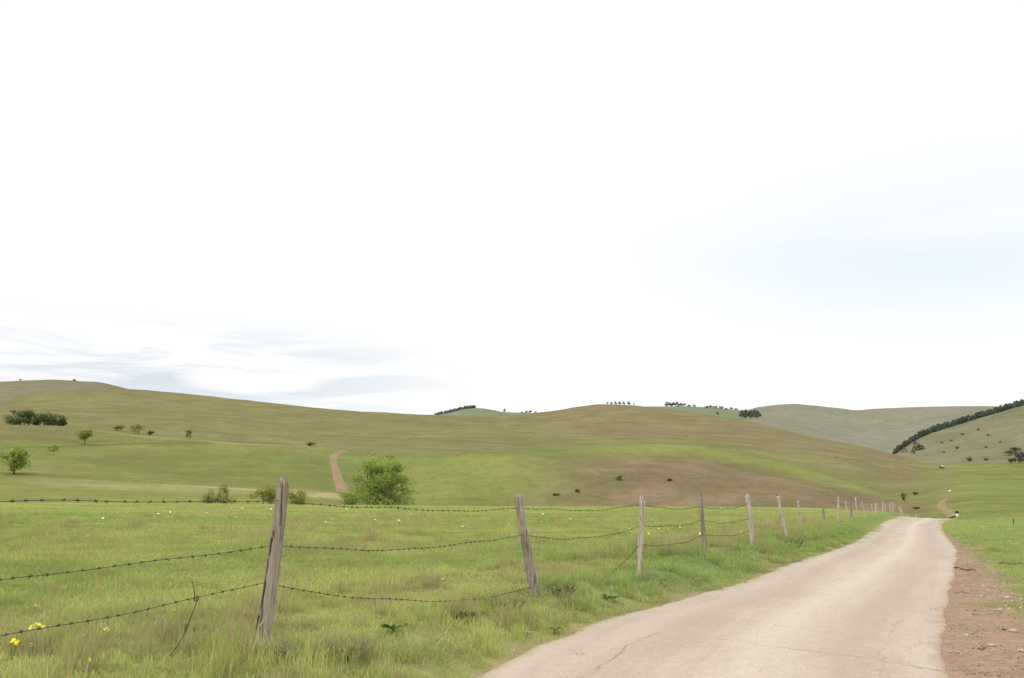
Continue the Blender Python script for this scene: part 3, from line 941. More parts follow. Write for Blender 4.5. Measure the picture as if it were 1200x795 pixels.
def build_grass():
    protos = []
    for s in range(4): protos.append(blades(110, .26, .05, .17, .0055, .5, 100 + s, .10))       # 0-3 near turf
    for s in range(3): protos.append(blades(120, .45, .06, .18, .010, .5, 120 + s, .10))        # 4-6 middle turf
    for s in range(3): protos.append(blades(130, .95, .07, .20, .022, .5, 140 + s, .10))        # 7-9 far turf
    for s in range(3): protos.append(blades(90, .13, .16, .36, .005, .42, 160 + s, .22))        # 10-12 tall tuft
    for s in range(3):                                                                     # 13-15 sparse dead stalks with seed heads
        g = np.random.default_rng(180 + s); n = 7
        a = g.uniform(0, 6.28, n); q = g.uniform(0, .18, n); h = g.uniform(.25, .48, n); lx, ly = g.normal(0, .07, n), g.normal(0, .07, n)
        V = []
        for tt, wd in ((0, .0035), (.75, .003), (.8, .008), (1., .002)):
            for sg in (-1, 1): V.append(np.stack([q * np.cos(a) + lx * tt * tt + sg * wd * np.cos(a * 3) , q * np.sin(a) + ly * tt * tt + sg * wd * np.sin(a * 3), h * tt], 1))
        i = np.arange(n)
        Fq = np.concatenate([np.stack([i + 2 * k * n, i + (2 * k + 1) * n, i + (2 * k + 3) * n, i + (2 * k + 2) * n], 1) for k in range(3)])
        S_ = np.tile(np.array([[1.15, 1.05, 1.0]]), (8 * n, 1))
        protos.append((np.concatenate(V), Fq, S_))
    X, Y, I, S = [], [], [], []

    def put(x, y, i, s):
        X.append(x); Y.append(y); I.append(i); S.append(s)
    for r0, r1, st, lo, n, sc in ((2.2, 12, .20, 0, 4, 1.0), (12, 32, .36, 4, 3, 1.0), (32, 70, .75, 7, 3, 1.0), (70, 128, 1.25, 7, 3, 1.45)):
        x, y = band(r0, r1, st)
        put(x, y, lo + RNG.integers(0, n, len(x)), sc * RNG.uniform(.8, 1.25, len(x)))
    # taller clumps: along the bank below the fence, and here and there in the meadow
    x, y = band(2.2, 45, .24)
    dl, dr = road_side(x, y)
    keep = RNG.uniform(0, 1, len(x)) < np.where((dl > .05) & (dl < 3.2), .62 * sstep(.42, .6, fbm(x / .9, y / .9, 201, 3)) + .08, .035 * sstep(.45, .65, fbm(x / 3, y / 3, 202, 3)) + .008)
    x, y = x[keep], y[keep]
    put(x, y, 10 + RNG.integers(0, 3, len(x)), RNG.uniform(.6, 1.15, len(x)) * np.where(np.hypot(x, y) > 16, 1.3, 1))
    x, y = band(2.5, 40, .6)
    keep = RNG.uniform(0, 1, len(x)) < .5 * sstep(.4, .62, fbm(x / 5, y / 5, 203, 3))
    put(x[keep], y[keep], 13 + RNG.integers(0, 3, int(keep.sum())), RNG.uniform(.6, 1.1, int(keep.sum())) * np.where(np.hypot(x[keep], y[keep]) > 15, 1.35, 1))
    X = np.concatenate(X); Y = np.concatenate(Y); I = np.concatenate(I); S = np.concatenate(S)
    dl, dr = road_side(X, Y)
    onroad = (dl < -.05) & (dr < .06) & (Y < 134)
    dm = dirt_mask(X, Y)
    k = ~onroad & (RNG.uniform(0, 1, len(X)) > np.where(dr > -.3, np.minimum(dm * 1.6, .985), np.minimum(dm * .9, .55)))
    # nothing grows on top of the bare crest edge of the road shoulder
    X, Y, I, S, dl, dr = X[k], Y[k], I[k], S[k], dl[k], dr[k]
    z, sx, sy = slope_rot(X, Y)
    r = np.hypot(X, Y)
    hgt = .36 + .52 * fbm(X / 1.6, Y / 1.6, 205, 4)
    edge = sstep(0, .5, np.maximum(dl, dr))
    hgt = hgt * (.55 + .45 * edge)
    hgt = hgt * np.where(dr > 0, .7, 1) * np.where(I >= 10, 1, lerp(.85, .55, sstep(15, 60, r)))
    hgt = hgt * np.where(I >= 10, 1.45, 1)
    scl = np.stack([S * (.6 + .4 * edge), S * (.6 + .4 * edge), S * hgt], 1)
    rot = np.stack([np.arctan(sy), -np.arctan(sx), RNG.uniform(0, 0.0001, len(X))], 1)
    yaw = RNG.uniform(0, 2 * PI, len(X))
    # yaw about the local up is enough on these gentle slopes
    rot = np.stack([np.arctan(sy) * np.cos(yaw) - np.arctan(sx) * np.sin(yaw) * 0, -np.arctan(sx) * np.cos(yaw) * 0, yaw], 1)
    rot[:, 0] = 0
    tint = field_color(X, Y) * np.array([1.68, 1.74, 1.72])[None] * RNG.uniform(.92, 1.08, len(X))[:, None]
    tall = I >= 10
    dryn = RNG.uniform(0, 1, len(X))
    drc = np.array([.265, .220, .135])
    mixv = np.where(tall, np.where(I >= 13, .8, np.where(dryn < .24 + .36 * sstep(1.0, 1.8, dl) * (1 - sstep(2.6, 3.2, dl)), .7, 0)), np.where(dryn < .06, .35, 0))
    tint = lerp(tint, drc[None], mixv[:, None])
    tint = tint * np.where(tall, 1.04, 1)[:, None]
    hgt_ = None
    P = np.stack([X, Y, z - .005], 1)
    print('grass patches', len(P))
    scatter_object('grass', 'green meadow grass with straw coloured tufts', protos, P, I, rot, scl, tint, M_GRASS)


build_grass()


# ------------------------------------------------------------------ gravel on the shoulder
def build_gravel():
    protos = []
    for s in range(4):
        g = np.random.default_rng(300 + s)
        V, Fq, S = [], [], []
        for q in range(12):
            c = np.array([g.uniform(-.12, .12), g.uniform(-.12, .12), 0]); rr = g.uniform(.004, .011) * (2.0 if g.uniform() < .12 else 1)
            sx, sy, sz = g.uniform(.7, 1.3), g.uniform(.7, 1.3), g.uniform(.4, .75)
            o = len(V)
            for la in (-.9, -.2, .5, 1.2):
                for k in range(6):
                    a = 2 * PI * k / 6 + la
                    j = g.uniform(.8, 1.15)
                    V.append(c + rr * j * np.array([sx * math.cos(a) * math.cos(la), sy * math.sin(a) * math.cos(la), sz * math.sin(la) + .3]))
                    S.append(np.full(3, g.uniform(.75, 1.2)))
            for l_ in range(3):
                for k in range(6):
                    Fq.append((o + l_ * 6 + k, o + l_ * 6 + (k + 1) % 6, o + l_ * 6 + 6 + (k + 1) % 6, o + l_ * 6 + 6 + k))
            Fq.append((o + 18, o + 19, o + 20, o + 21)); Fq.append((o + 21, o + 22, o + 23, o + 18))
        protos.append((np.array(V), np.array(Fq), np.array(S)))
    x, y = band(4, 42, .15)
    dl, dr = road_side(x, y)
    dm = dirt_mask(x, y)
    p = np.where(dr > 0, .14 + .7 * np.exp(-((dr - shoulder_w(y)) / .18) ** 2) + .5 * sstep(.45, .62, fbm(dr * 2, y * .6, 305, 3)), .2) * (dm > .3)
    p = np.where((dl > 0) & (dl < .45), .12, p)
    p = np.where((dl <= 0) & (dr <= 0), .006 + .05 * sstep(-.25, 0, np.maximum(dl, dr)), p)
    k = RNG.uniform(0, 1, len(x)) < p
    x, y = x[k], y[k]
    z = terrain(x, y)[0]
    dl, dr = road_side(x, y)
    u = np.clip(-dl / np.maximum(-dl - dr, .01), 0, 1)
    z = z + np.where((dl < 0) & (dr < 0), .008 + .035 * (1 - (2 * u - 1) ** 2), 0)
    n = len(x)
    tint = lerp(np.array([.34, .28, .21])[None], np.array([.19, .135, .095])[None], RNG.uniform(0, 1, n)[:, None])
    s = RNG.uniform(.6, 1.4, n) * np.where((dl < 0) & (dr < 0), .4, 1)
    scatter_object('gravel', 'loose beige gravel on the bare road shoulder', protos, np.stack([x, y, z], 1), RNG.integers(0, 4, n),
                   np.stack([0 * x, 0 * x, RNG.uniform(0, 6.28, n)], 1), np.stack([s, s, s], 1), tint, M_GRAVEL)


M_GRAVEL = foliage_mat('gravel_stone', None, None, 0.0, instancer=True)
build_gravel()

# ------------------------------------------------------------------ fence
M_WOOD = mat_wood('weathered_grey_wood', (.265, .222, .172), (.135, .108, .08), (.34, .30, .245))
M_WOODB = mat_wood('pale_split_wood', (.40, .35, .28), (.25, .21, .16), (.46, .41, .335))
M_CRACK = mat_plain('dark_wood_split', (.045, .035, .028))
M_WIRE = mat_plain('rusty_wire', (.085, .062, .048), (.05, .038, .03), 40, .7, .3)


def post_mesh(base, top, r0, r1, style, seed):
    """an uneven round post from base to top, in coordinates of its foot"""
    g = random.Random(seed)
    ax = top - base; Lh = ax.length; ax.normalize()
    u = ax.cross(Vector((0, 1, 0))).normalized(); w = ax.cross(u)
    n, sides = 30, 40
    V = []; Fc = []; groove = set()
    ph = [g.uniform(0, 6.28) for _ in range(6)]
    cr = .45 + g.uniform(-.1, .1)               # side of the long crack
    for i in range(n + 1):
        t = i / n
        hh = -.30 + (Lh + .30) * t
        rr = lerp(r0, r1, t)
        bend = .010 * math.sin(t * 5 + ph[0]) * u + .012 * math.sin(t * 3.3 + ph[1]) * w
        tip = 1.0
        if style == 'round' and t > .93: tip = math.sqrt(max(0, 1 - ((t - .93) / .078) ** 2))
        for k in range(sides):
            a = 2 * PI * k / sides
            j = 1 + .07 * math.sin(2 * a + ph[2] + t * 2) + .05 * math.sin(3 * a + ph[3]) + .025 * math.sin(7 * a + ph[4] + 6 * t) + g.uniform(-.03, .03) + .05 * max(0, math.sin(11 * a + ph[0] + 2 * math.sin(3 * t + ph[5])) - .6) * -2.2
            if style in ('round', 'split'):
                dd = abs((a - cr - .75 * t - .08 * math.sin(t * 19) + PI) % (2 * PI) - PI)
                if seed == 41 and dd < .105 and .1 < t < .74: j *= .72; groove.add(len(V))
            h2 = hh
            if i == n: h2 += {'round': 0, 'flat': .012 * math.sin(a + ph[5]) + g.uniform(-.02, .02), 'slant': .05 * math.sin(a + ph[5]) + g.uniform(-.025, .025), 'split': 0}[style]
            V.append(bend + ax * h2 + (u * math.cos(a) + w * math.sin(a)) * rr * j * tip)
    for i in range(n):
        for k in range(sides):
            p = i * sides + k; q = i * sides + (k + 1) % sides
            Fc.append((p, q, q + sides, p + sides))
    Fc.append(tuple(range(n * sides, (n + 1) * sides)))
    m = MB(); m.add(V, Fc)
    m.dark = [k for k, f in enumerate(Fc) if len(f) == 4 and sum(q in groove for q in f) >= 2]
    if style == 'split':      # broken top standing up in splinters
        for k, (aa, hh) in enumerate(((-.9, .12), (2.0, .10), (.7, .05))):
            c = ax * (Lh - .03) + (u * math.cos(aa) + w * math.sin(aa)) * r1 * .62
            m.tube([c, c + ax * hh * .6, c + ax * hh + u * .004], [r1 * .36, r1 * .25, r1 * .07], 6)
    return m


def make_fence():
    spec = [((305.5, 760), (333.5, 559), .062, .050, 'round'), ((626, 698), (607.5, 578), .060, .048, 'round'),
            ((750, 673), (752, 587), .048, .042, 'split'), ((826, 650), (821, 583), .048, .042, 'slant'),
            ((882, 640), (876, 581), .066, .055, 'slant'), ((922, 631), (911, 582), .060, .052, 'slant'),
            ((939, 622), (935, 587), .058, .05, 'flat'), ((966, 614.5), (964, 588), .06, .05, 'flat')]
    posts = []
    for b, t, r0, r1, st in spec:
        B = hit(*b)
        dx, dy, dz = ray(*t)
        k = B.y / dy
        T = Vector((dx * k, dy * k, CAMZ + dz * k))
        posts.append([B, T, r0, r1, st])
    # one more post outside the picture on the left, so that the wires run on
    d = (posts[1][0] - posts[0][0]); d.z = 0; d.normalize()
    b = posts[0][0] - d * 4.6; b.z = gz(b.x, b.y)
    posts.insert(0, [b, b + Vector((.05, 0, 1.35)), .062, .05, 'flat'])
    # the rest of the row runs on along the road and over the rise
    g = random.Random(5)
    cur = posts[-1][0].copy(); yv = cur.y
    while yv < 136:
        yv += g.uniform(3.0, 4.4) if yv < 52 else g.uniform(2.3, 4.4)
        x = posts[8][0].x + .508 * (yv - posts[8][0].y) + g.uniform(-.25, .25)
        p = Vector((x, yv, gz(x, yv)))
        h = g.uniform(1.0, 1.3)
        posts.append([p, p + Vector((g.uniform(-.12, .12), g.uniform(-.1, .1), h)), .06, .05, g.choice(['slant', 'flat'])])
    root = empty('barbed_wire_fence', posts[1][0], 'barbed wire fence on weathered grey wooden posts running along the left of the road', 'fence')
    O = Vector(root.location)
    plab = {1: 'thick grey post nearest the camera, leaning right, with a long dark crack', 2: 'grey post leaning left, second from the camera',
            3: 'upright grey post with a splintered forked top'}
    for i, (B, T, r0, r1, st) in enumerate(posts):
        m = post_mesh(B, T, r0, r1, st, 40 + i)
        o = m.build('fence_post', M_WOODB if i > 2 and i not in (4, 8, 11) else M_WOOD, root, loc=B - O)
        o.data.materials.append(M_CRACK)
        for k in m.dark: o.data.polygons[k].material_index = 1
        if i in plab: o['label'] = plab[i]
        print('post', i, [round(q) for q in proj(B)], [round(q) for q in proj(T)], round(B.y, 1)) if i < 9 else None
    # wires: height along each post as a fraction of its length
    ypx = {1: (588, 641, 684), 2: (596, 627, 688), 3: (592, 616.5, 638), 4: (594, 610, 627), 5: (590, 607.5, 622)}

    def attach(i, s):
        B, T, r0, r1, st = posts[i]
        yb, yt = proj(B)[1], proj(T)[1]
        if i in ypx: fr = (yb - ypx[i][s]) / (yb - yt)
        elif i == 0: fr = (.86, .50, .21)[s]
        else: fr = (.86, .58, .30)[s]
        return B.lerp(T, min(max(fr, .06), .985)) + Vector((-.35, -.9, 0)).normalized() * (lerp(r0, r1, fr) * 1.0 + .006)
    sag = {(0, 0): .01, (0, 1): .05, (0, 2): .04, (1, 0): .05, (1, 1): .09, (1, 2): .16, (2, 0): .05, (2, 1): .12, (2, 2): .30, (3, 1): .06, (3, 2): .1}
    names = ('top strand of barbed wire', 'middle strand of barbed wire', 'sagging bottom strand of barbed wire')
    gg = random.Random(9)
    for s in range(3):
        m = MB()
        for i in range(len(posts) - 1):
            a, b = attach(i, s), attach(i + 1, s)
            ln = (b - a).length
            sg = sag.get((i, s), .05 + .05 * gg.random())
            n = max(6, int(ln / .11)) if i < 6 else 6
            pts = []
            w1, w2 = gg.uniform(0, 6), gg.uniform(0, 6)
            for k in range(n + 1):
                t = k / n
                p = a.lerp(b, t)
                p.z -= sg * 4 * t * (1 - t)
                if i < 6: p.z += .012 * math.sin(9 * t + w1) * math.sin(PI * t) + .006 * math.sin(23 * t + w2) * math.sin(PI * t)
                pts.append(p - O)
            m.tube(pts, .0026, 5)
            if i < 5:
                for k in range(1, n):
                    c = pts[k] + (pts[k + 1] - pts[k]) * gg.uniform(-.1, .25)
                    d = (pts[k + 1] - pts[k]).normalized()
                    m.tube([c - d * .010, c, c + d * .010], .0060, 5)
                    side = d.cross(Vector((0, 0, 1))).normalized(); up = side.cross(d)
                    for q in range(4):
                        an = gg.uniform(0, 6.28)
                        v = side * math.cos(an) + up * math.sin(an)
                        st = c + d * (.006 if q < 2 else -.006)
                        m.tube([st, st + v * .010 + d * gg.uniform(-.004, .004), st + v * .017], [.003, .0024, .0009], 3)
        o = m.build('wire_strand', M_WIRE, root)
        o['label'] = names[s]
        if s == 2:
            a, b = attach(0, 2), attach(1, 2)
            # a broken end twisted round the bottom strand and hanging down
            best = min((a.lerp(b, t / 60) for t in range(61)), key=lambda p: abs(proj(p)[0] - 231))
            best.z -= .03
    m = MB()
    c = best - O
    pts = [c + Vector((-.03, 0, .13)), c + Vector((-.01, .01, .06)), c]
    for k in range(10):
        a = k * 1.5
        pts.append(c + Vector((.02 * k / 5 - .01, .014 * math.cos(a), .014 * math.sin(a))))
    e = hit(199, 770) - O
    st = pts[-1]
    for k in range(1, 9):
        t = k / 8
        p = st.lerp(e, t); p += Vector((.02 * math.sin(3 * t), 0, .012 * math.sin(7 * t)))
        pts.append(p)
    m.tube(pts, .0034, 5)
    o = m.build('loose_wire', M_WIRE, root); o['label'] = 'broken wire end hanging down to the grass'
    return posts


POSTS = make_fence()

# ------------------------------------------------------------------ trees and bushes
M_BARK = mat_wood('grey_brown_bark', (.13, .105, .08), (.085, .068, .05), (.17, .145, .115))
M_TWIG = mat_plain('dark_twigs', (.075, .06, .045))
M_LEAF = {
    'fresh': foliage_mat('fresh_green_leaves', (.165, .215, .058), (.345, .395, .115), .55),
    'olive': foliage_mat('yellow_green_leaves', (.15, .16, .034), (.25, .245, .06), .45),
    'dark': foliage_mat('dark_green_leaves', (.075, .105, .042), (.13, .155, .06), .35),
    'dim': foliage_mat('dull_green_leaves', (.105, .125, .045), (.16, .175, .06), .4),
    'brown': foliage_mat('brownish_leaves', (.12, .112, .055), (.17, .15, .075), .45),
    'pine': foliage_mat('haze_tinted_pine_needles', (.085, .105, .080), (.115, .138, .102), .3),  # aerial haze painted into the needle colour
    'haze': foliage_mat('haze_tinted_far_needles', (.090, .110, .088), (.12, .14, .108), .25),  # paler, greyer tint puts distance haze into the far foliage
    'faint': foliage_mat('faint_bush_leaves', (.10, .105, .065), (.14, .14, .085), .3),
    'pale': foliage_mat('pale_sparse_leaves', (.17, .185, .06), (.24, .24, .08), .45),
}


def leaf_mesh(name, C, size, g, up=.4, tone=None):
    """small diamond leaves at the points C"""
    n = len(C)
    nr = g.normal(0, 1, (n, 3)); nr[:, 2] = np.abs(nr[:, 2]) + up; nr /= np.linalg.norm(nr, axis=1)[:, None]
    t = g.normal(0, 1, (n, 3)); t -= nr * (t * nr).sum(1)[:, None]; t /= np.linalg.norm(t, axis=1)[:, None]
    b = np.cross(nr, t)
    s = size * g.uniform(.6, 1.35, n)[:, None]
    V = np.stack([C - t * s * .5, C + b * s * .28 + nr * s * .05, C + t * s * .5, C - b * s * .28 + nr * s * .05], 1).reshape(-1, 3)
    i = np.arange(n) * 4
    me = mesh_np(name, V, np.stack([i, i + 1, i + 2, i + 3], 1), smooth=False)
    k = g.uniform(0, 1, n) if tone is None else np.clip(tone + g.normal(0, .18, n), 0, 1)
    v = g.uniform(.75, 1.2, n)
    S = np.repeat(np.stack([k, v, v], 1), 4, 0)
    attr_color(me, 'shade', S)
    return me


def plant_parts(h, w, trunk_h, stems, nclump, nleaf, leaf, seed, shape='round', spread=.5):
    """returns trunk builder and leaf centres for a broadleaf tree or bush of height h and width w"""
    g = np.random.default_rng(seed); rd = random.Random(seed)
    m = MB()
    cz = trunk_h + (h - trunk_h) * .5; rz = (h - trunk_h) * .5; rx = w * .5
    cl = []
    for k in range(nclump):
        for _ in range(30):
            p = g.uniform(-1, 1, 3)
            q = np.linalg.norm(p)
            if (q > 1 and (shape != 'dome' or p[2] > 0)) or q < .25: continue
            if math.hypot(p[0], p[1]) > 1: continue
            if shape == 'dome':
                if math.hypot(p[0], p[1]) > 1 - .5 * ((p[2] + 1) / 2) ** 1.5: continue
            break
        rad_scale = rx
        c = Vector((p[0] * rad_scale * .86, p[1] * rad_scale * .86, cz + p[2] * rz * .86))
        if shape == 'dome' and p[2] < 0: c.x *= 1.05; c.y *= 1.05
        cl.append(c)
    tr = max(.035 * h / stems ** .5, .02)
    bases = []
    for s in range(stems):
        a = 2 * PI * s / stems + rd.uniform(-.4, .4)
        o = Vector((math.cos(a), math.sin(a), 0)) * (0 if stems == 1 else w * .10)
        tip = Vector((math.cos(a), math.sin(a), 0)) * (0.02 * w if stems == 1 else w * .26 * rd.uniform(.6, 1.1)) + Vector((0, 0, h * rd.uniform(.72, .86)))
        pts = []; rr = []
        for k in range(8):
            t = k / 7
            p = o.lerp(tip, t); p += Vector((rd.uniform(-1, 1), rd.uniform(-1, 1), 0)) * .03 * h * t
            if k == 0: p.z = -.25
            pts.append(p); rr.append(tr * (1.25 if k == 0 else 1) * (1 - .85 * t))
        m.tube(pts, rr, 7)
        bases.append(pts)
    for c in cl:
        pts0 = rd.choice(bases)
        k = min(range(1, 7), key=lambda q: abs(pts0[q].z - max(c.z * .62, trunk_h * .8)))
        a = pts0[k]
        mid = a.lerp(c, .5) + Vector((0, 0, .06 * h))
        m.tube([a, mid, c], [tr * .42, tr * .26, tr * .10], 4)
    C = []; tone = []
    per = nleaf // nclump
    for c in cl:
        sc = rd.uniform(.55, 1.35) * spread
        rc = np.array([rx * .42, rx * .42, rz * .40]) * sc
        d = g.normal(0, 1, (per, 3)); d /= np.linalg.norm(d, axis=1)[:, None]
        d *= (g.uniform(.25, 1, per) ** .5)[:, None]
        q = np.array(c) + d * rc * 1.25
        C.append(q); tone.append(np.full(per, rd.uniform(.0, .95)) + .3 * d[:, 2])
    C = np.concatenate(C); tone = np.concatenate(tone)
    C[:, 2] = np.maximum(C[:, 2], .03 + .04 * g.uniform(0, 1, len(C)))
    return m, C, tone, g


def make_tree(name, label, cat, loc, h, w, leafkind, trunk_h=.25, stems=1, nclump=30, nleaf=2500, leaf=.2, seed=1, shape='round', spread=1.0, group=None):
    root = empty(name, loc, label, cat, group)
    m, C, tone, g = plant_parts(h, w, trunk_h * h, stems, nclump, nleaf, leaf, seed, shape, spread)
    m.build('trunk' if name.endswith('tree') else 'stems', M_BARK, root)
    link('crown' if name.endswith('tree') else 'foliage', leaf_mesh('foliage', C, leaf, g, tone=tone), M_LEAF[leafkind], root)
    return root


def sink(p, dz=.05):
    return Vector((p.x, p.y, p.z - dz))


def sz(px, d):      # metres for a size in photo pixels at distance d
    return px * d / F


# main tree in the hollow
p = ground_at(446, 116)
print('main tree base', proj(p))
top = lambda px_top, p: (proj(p)[1] - px_top) * p.y / F
make_tree('multi_stemmed_tree', 'bushy bright green multi stemmed tree beside the reddish track, largest tree in view', 'tree', p, top(531, p), sz(84, 116), 'fresh', .03, 8, 110, 19000, .21, 3, 'dome', .46)
p = ground_at(409, 112)
make_tree('round_bush', 'low round green bush at the left foot of the large tree', 'bush', p, top(575, p), sz(26, 112), 'fresh', .02, 4, 18, 1800, .17, 5, 'round', .9)
p = ground_at(463, 112)
p = ground_at(313, 112)
make_tree('round_bush', 'yellow green bush seen on the left behind the nearest fence post', 'bush', p, top(570, p), sz(38, 112), 'olive', .02, 5, 26, 3200, .16, 6, 'round', .85)
p = ground_at(349, 113)
make_tree('round_bush', 'smaller yellow green bush seen on the right behind the nearest fence post', 'bush', p, top(573, p), sz(26, 112), 'olive', .02, 4, 18, 2000, .16, 16, 'round', .85)
p = ground_at(262, 118)
make_tree('sparse_bush', 'thin pale sparse bush left of the nearest fence post', 'bush', p, top(568, p), sz(24, 118), 'pale', .04, 6, 30, 1500, .17, 7, 'dome', .7)
p = ground_at(245, 118)
make_tree('sparse_bush', 'very low pale bush beside the thin sparse bush', 'bush', p, top(575, p), sz(18, 118), 'pale', .03, 4, 16, 900, .17, 8, 'round', .8)
# trees on the left hill
p = hit(16, 556)
make_tree('round_tree', 'leafy green tree cut by the left edge, lowest on the left hill', 'tree', p, sz(34, p.y), sz(36, p.y), 'fresh', .06, 1, 44, 4600, .34, 9, 'round', .62)
p = hit(99, 521)
make_tree('round_tree', 'small lone round tree with a short trunk in the middle of the left hill', 'tree', p, sz(20, p.y), sz(20, p.y), 'olive', .24, 1, 22, 1500, .36, 10, 'round', .75)
p = hit(62, 534)
make_tree('small_tree', 'tiny thin tree below the lone round tree on the left hill', 'tree', p, sz(12, p.y), sz(13, p.y), 'olive', .3, 1, 12, 260, .34, 12, 'round', .7)
grove = [(9, 17, 22, 'dark'), (22, 18, 20, 'dark'), (33, 11, 12, 'dim'), (44, 15, 18, 'dark'), (56, 14, 20, 'dark'), (64, 9, 10, 'dim')]
glab = ['dark tree at the left end of the grove on the left hilltop', 'tallest dark tree of the grove on the left hilltop', 'short duller tree in the gap of the grove on the left hilltop',
        'dark round tree right of the gap in the grove on the left hilltop', 'broad dark tree near the right end of the grove on the left hilltop', 'lowest tree at the right end of the grove on the left hilltop']
for k, (px, hh, ww, kind) in enumerate(grove):
    p = ground_at(px, 334 + (k % 3) * 4)
    make_tree('dark_tree', glab[k], 'tree', sink(p, .3), sz(hh, 334), sz(ww, 334), kind, .06, 2, 24, 1500, .5, 20 + k, 'round', .8, 'grove on the left hilltop')
small = [(139, 505, 7, 14, 'dim', 'low dull bush left of three on the left hill crest'), (161, 509, 13, 16, 'dim', 'larger round bush in the middle of three on the left hill crest'),
         (176, 510, 6, 9, 'dim', 'lowest bush right of three on the left hill crest'), (221, 515, 12, 9, 'olive', 'small upright tree alone on the left hill crest'),
         (364, 523, 5, 11, 'brown', 'low brown bush on the hill crest near the top of the red track')]
for k, (px, py, hh, ww, kind, lab) in enumerate(small):
    p = hit(px, py)
    nm = 'small_tree' if 'tree' in lab else 'low_bush'
    make_tree(nm, lab, nm.split('_')[1], sink(p, .1), sz(hh, p.y), sz(ww, p.y), kind, .1, 2, 14, 700, .0011 * p.y, 30 + k, 'round', .85)
# dark shrubs on the brown heath
for k, (px, py, hh, ww, lab) in enumerate([(652, 581, 4, 9, 'dark flat shrub low on the brown slope, leftmost of four'), (677, 577, 4, 6, 'small dark shrub on the brown slope, second from left of four'),
                                           (726, 563, 6, 10, 'largest dark shrub on the brown slope above a bare patch'), (784, 564, 4, 7, 'dark shrub on the brown slope, rightmost of four'),
                                           (1060, 588, 11, 6, 'slim dark shrub beyond the far end of the fence'), (1073, 581, 5, 6, 'small dark shrub high on the slope beyond the far fence end'),
                                           (1074, 597, 4, 8, 'low dark shrub beside the road crest')]):
    p = hit(px, py)
    make_tree('dark_shrub', lab, 'shrub', sink(p, .05), sz(hh, p.y), sz(ww, p.y), 'dim' if k != 4 else 'dark', .05, 3, 10, 420, .0011 * p.y, 50 + k, 'round', .9)

# tiny far trees: one tree of each look, copied
def tiny_proto(kind, seed, hw):
    root = empty('distant_tree', (0, 0, -500), 'distant tree', 'tree')
    m, C, tone, g = plant_parts(1.0, hw, .12, 1, 12, 760, .1, seed, 'round', .85)
    m.build('trunk', M_BARK, root)
    link('crown', leaf_mesh('crown', C, .12, g, tone=tone), M_LEAF[kind], root)
    return root


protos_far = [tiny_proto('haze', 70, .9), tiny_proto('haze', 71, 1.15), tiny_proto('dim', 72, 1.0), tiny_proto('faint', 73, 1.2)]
used = [False] * 4


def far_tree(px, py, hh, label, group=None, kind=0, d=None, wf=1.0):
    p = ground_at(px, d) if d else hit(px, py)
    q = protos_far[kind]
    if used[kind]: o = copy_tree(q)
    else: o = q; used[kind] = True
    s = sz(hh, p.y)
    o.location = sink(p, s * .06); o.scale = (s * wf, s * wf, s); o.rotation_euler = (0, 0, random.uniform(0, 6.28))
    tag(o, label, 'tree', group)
    if group is None and 'group' in o: del o['group']
    return o


g_ = 'row of tiny trees on top of the brown middle hill'
for px, hh in ((714, 3), (719, 3.4), (724, 4), (729, 4.4), (734, 4), (740, 4.6), (746, 2.6)):
    far_tree(px, 0, hh, 'tiny dark tree in the row on top of the brown middle hill', g_, 0, 950)
far_tree(591, 483, 5.5, 'lone tiny tree at the right end of the green far hill', None, 0, 2190, .6)
for px, hh in ((612, 2.5), (617, 3.6), (622, 4), (628, 2.8), (650, 2.5)):
    far_tree(px, 0, hh, 'tiny tree in the short far row between the two hilltops', 'short far row of trees between two hilltops', 1, 2190)
hedge = [(786, 6), (790, 5), (796, 6), (801, 5), (806, 4), (812, 3.4), (818, 3), (833, 3.6), (838, 4), (843, 3.6), (850, 4), (856, 2.6), (862, 3.4), (868, 3)]
for px, hh in hedge:
    far_tree(px, 0, hh, 'tiny dark tree in the hedge row along the far green hilltop', 'hedge row along the far green hilltop', 1, 2150 + random.uniform(-60, 40), 1.3)
far_tree(845.5, 486, 4.5, 'single tiny tree below the hedge row on the far green hill', None, 0, 1750, .8)
for px, hh, d in ((874, 8, 1720), (879, 9, 1740), (884, 8.5, 1700), (889, 9, 1730), (894, 8, 1700), (877, 7, 1660), (886, 6, 1660), (892, 6, 1660)):
    far_tree(px, 0, hh, 'dark tree in the small grove where the green and grey far hills meet', 'small grove between the far hills', 0, d, 1.1)
far_tree(73, 0, 3, 'tiny tree standing alone on the highest left skyline', None, 1, 2195, 1.2)
far_tree(8, 0, 2.4, 'tiny tree on the highest skyline at the left edge', None, 1, 2195, 1.2)
# bushes on the right hill
rh = [(1128, 510, 4.5, 'dark bush high on the right hill below the wood'), (1146, 504.5, 4, 'dark bush highest on the right hill below the wood'), (1158, 511, 4, 'bush high on the right hill, right of the other two'),
      (1122, 526, 5, 'dark round bush half way down the right hill'), (1156, 525, 4, 'pale bush half way down the right hill'), (1106, 531, 3.5, 'small bush low on the left of the right hill'),
      (1136, 541, 10, 'taller tree at the foot of the right hill'), (1156, 540, 6, 'small dark bush at the foot of the right hill'), (1104, 520, 4, 'bush below the tail of the wood on the right hill'), (1115, 517, 3.4, 'faint bush in the upper left of the right hill'), (1172, 519, 3.4, 'faint bush in the upper right of the right hill')]
for px, py, hh, lab in rh:
    far_tree(px, py, hh * .68, lab, 'bushes on the right hill', 3, None, 1.2 if hh < 9 else .75)
for k, (px, py, hh) in enumerate(((1183, 534, 9), (1191, 531, 10), (1186, 543, 8), (1194, 543, 13), (1201, 543, 14), (1208, 542, 11))):
    far_tree(px, py, hh, 'dark tree of the clump at the right edge below the right hill', 'tree clump at the right edge', 0 if k > 2 else 2, None, 1.0)


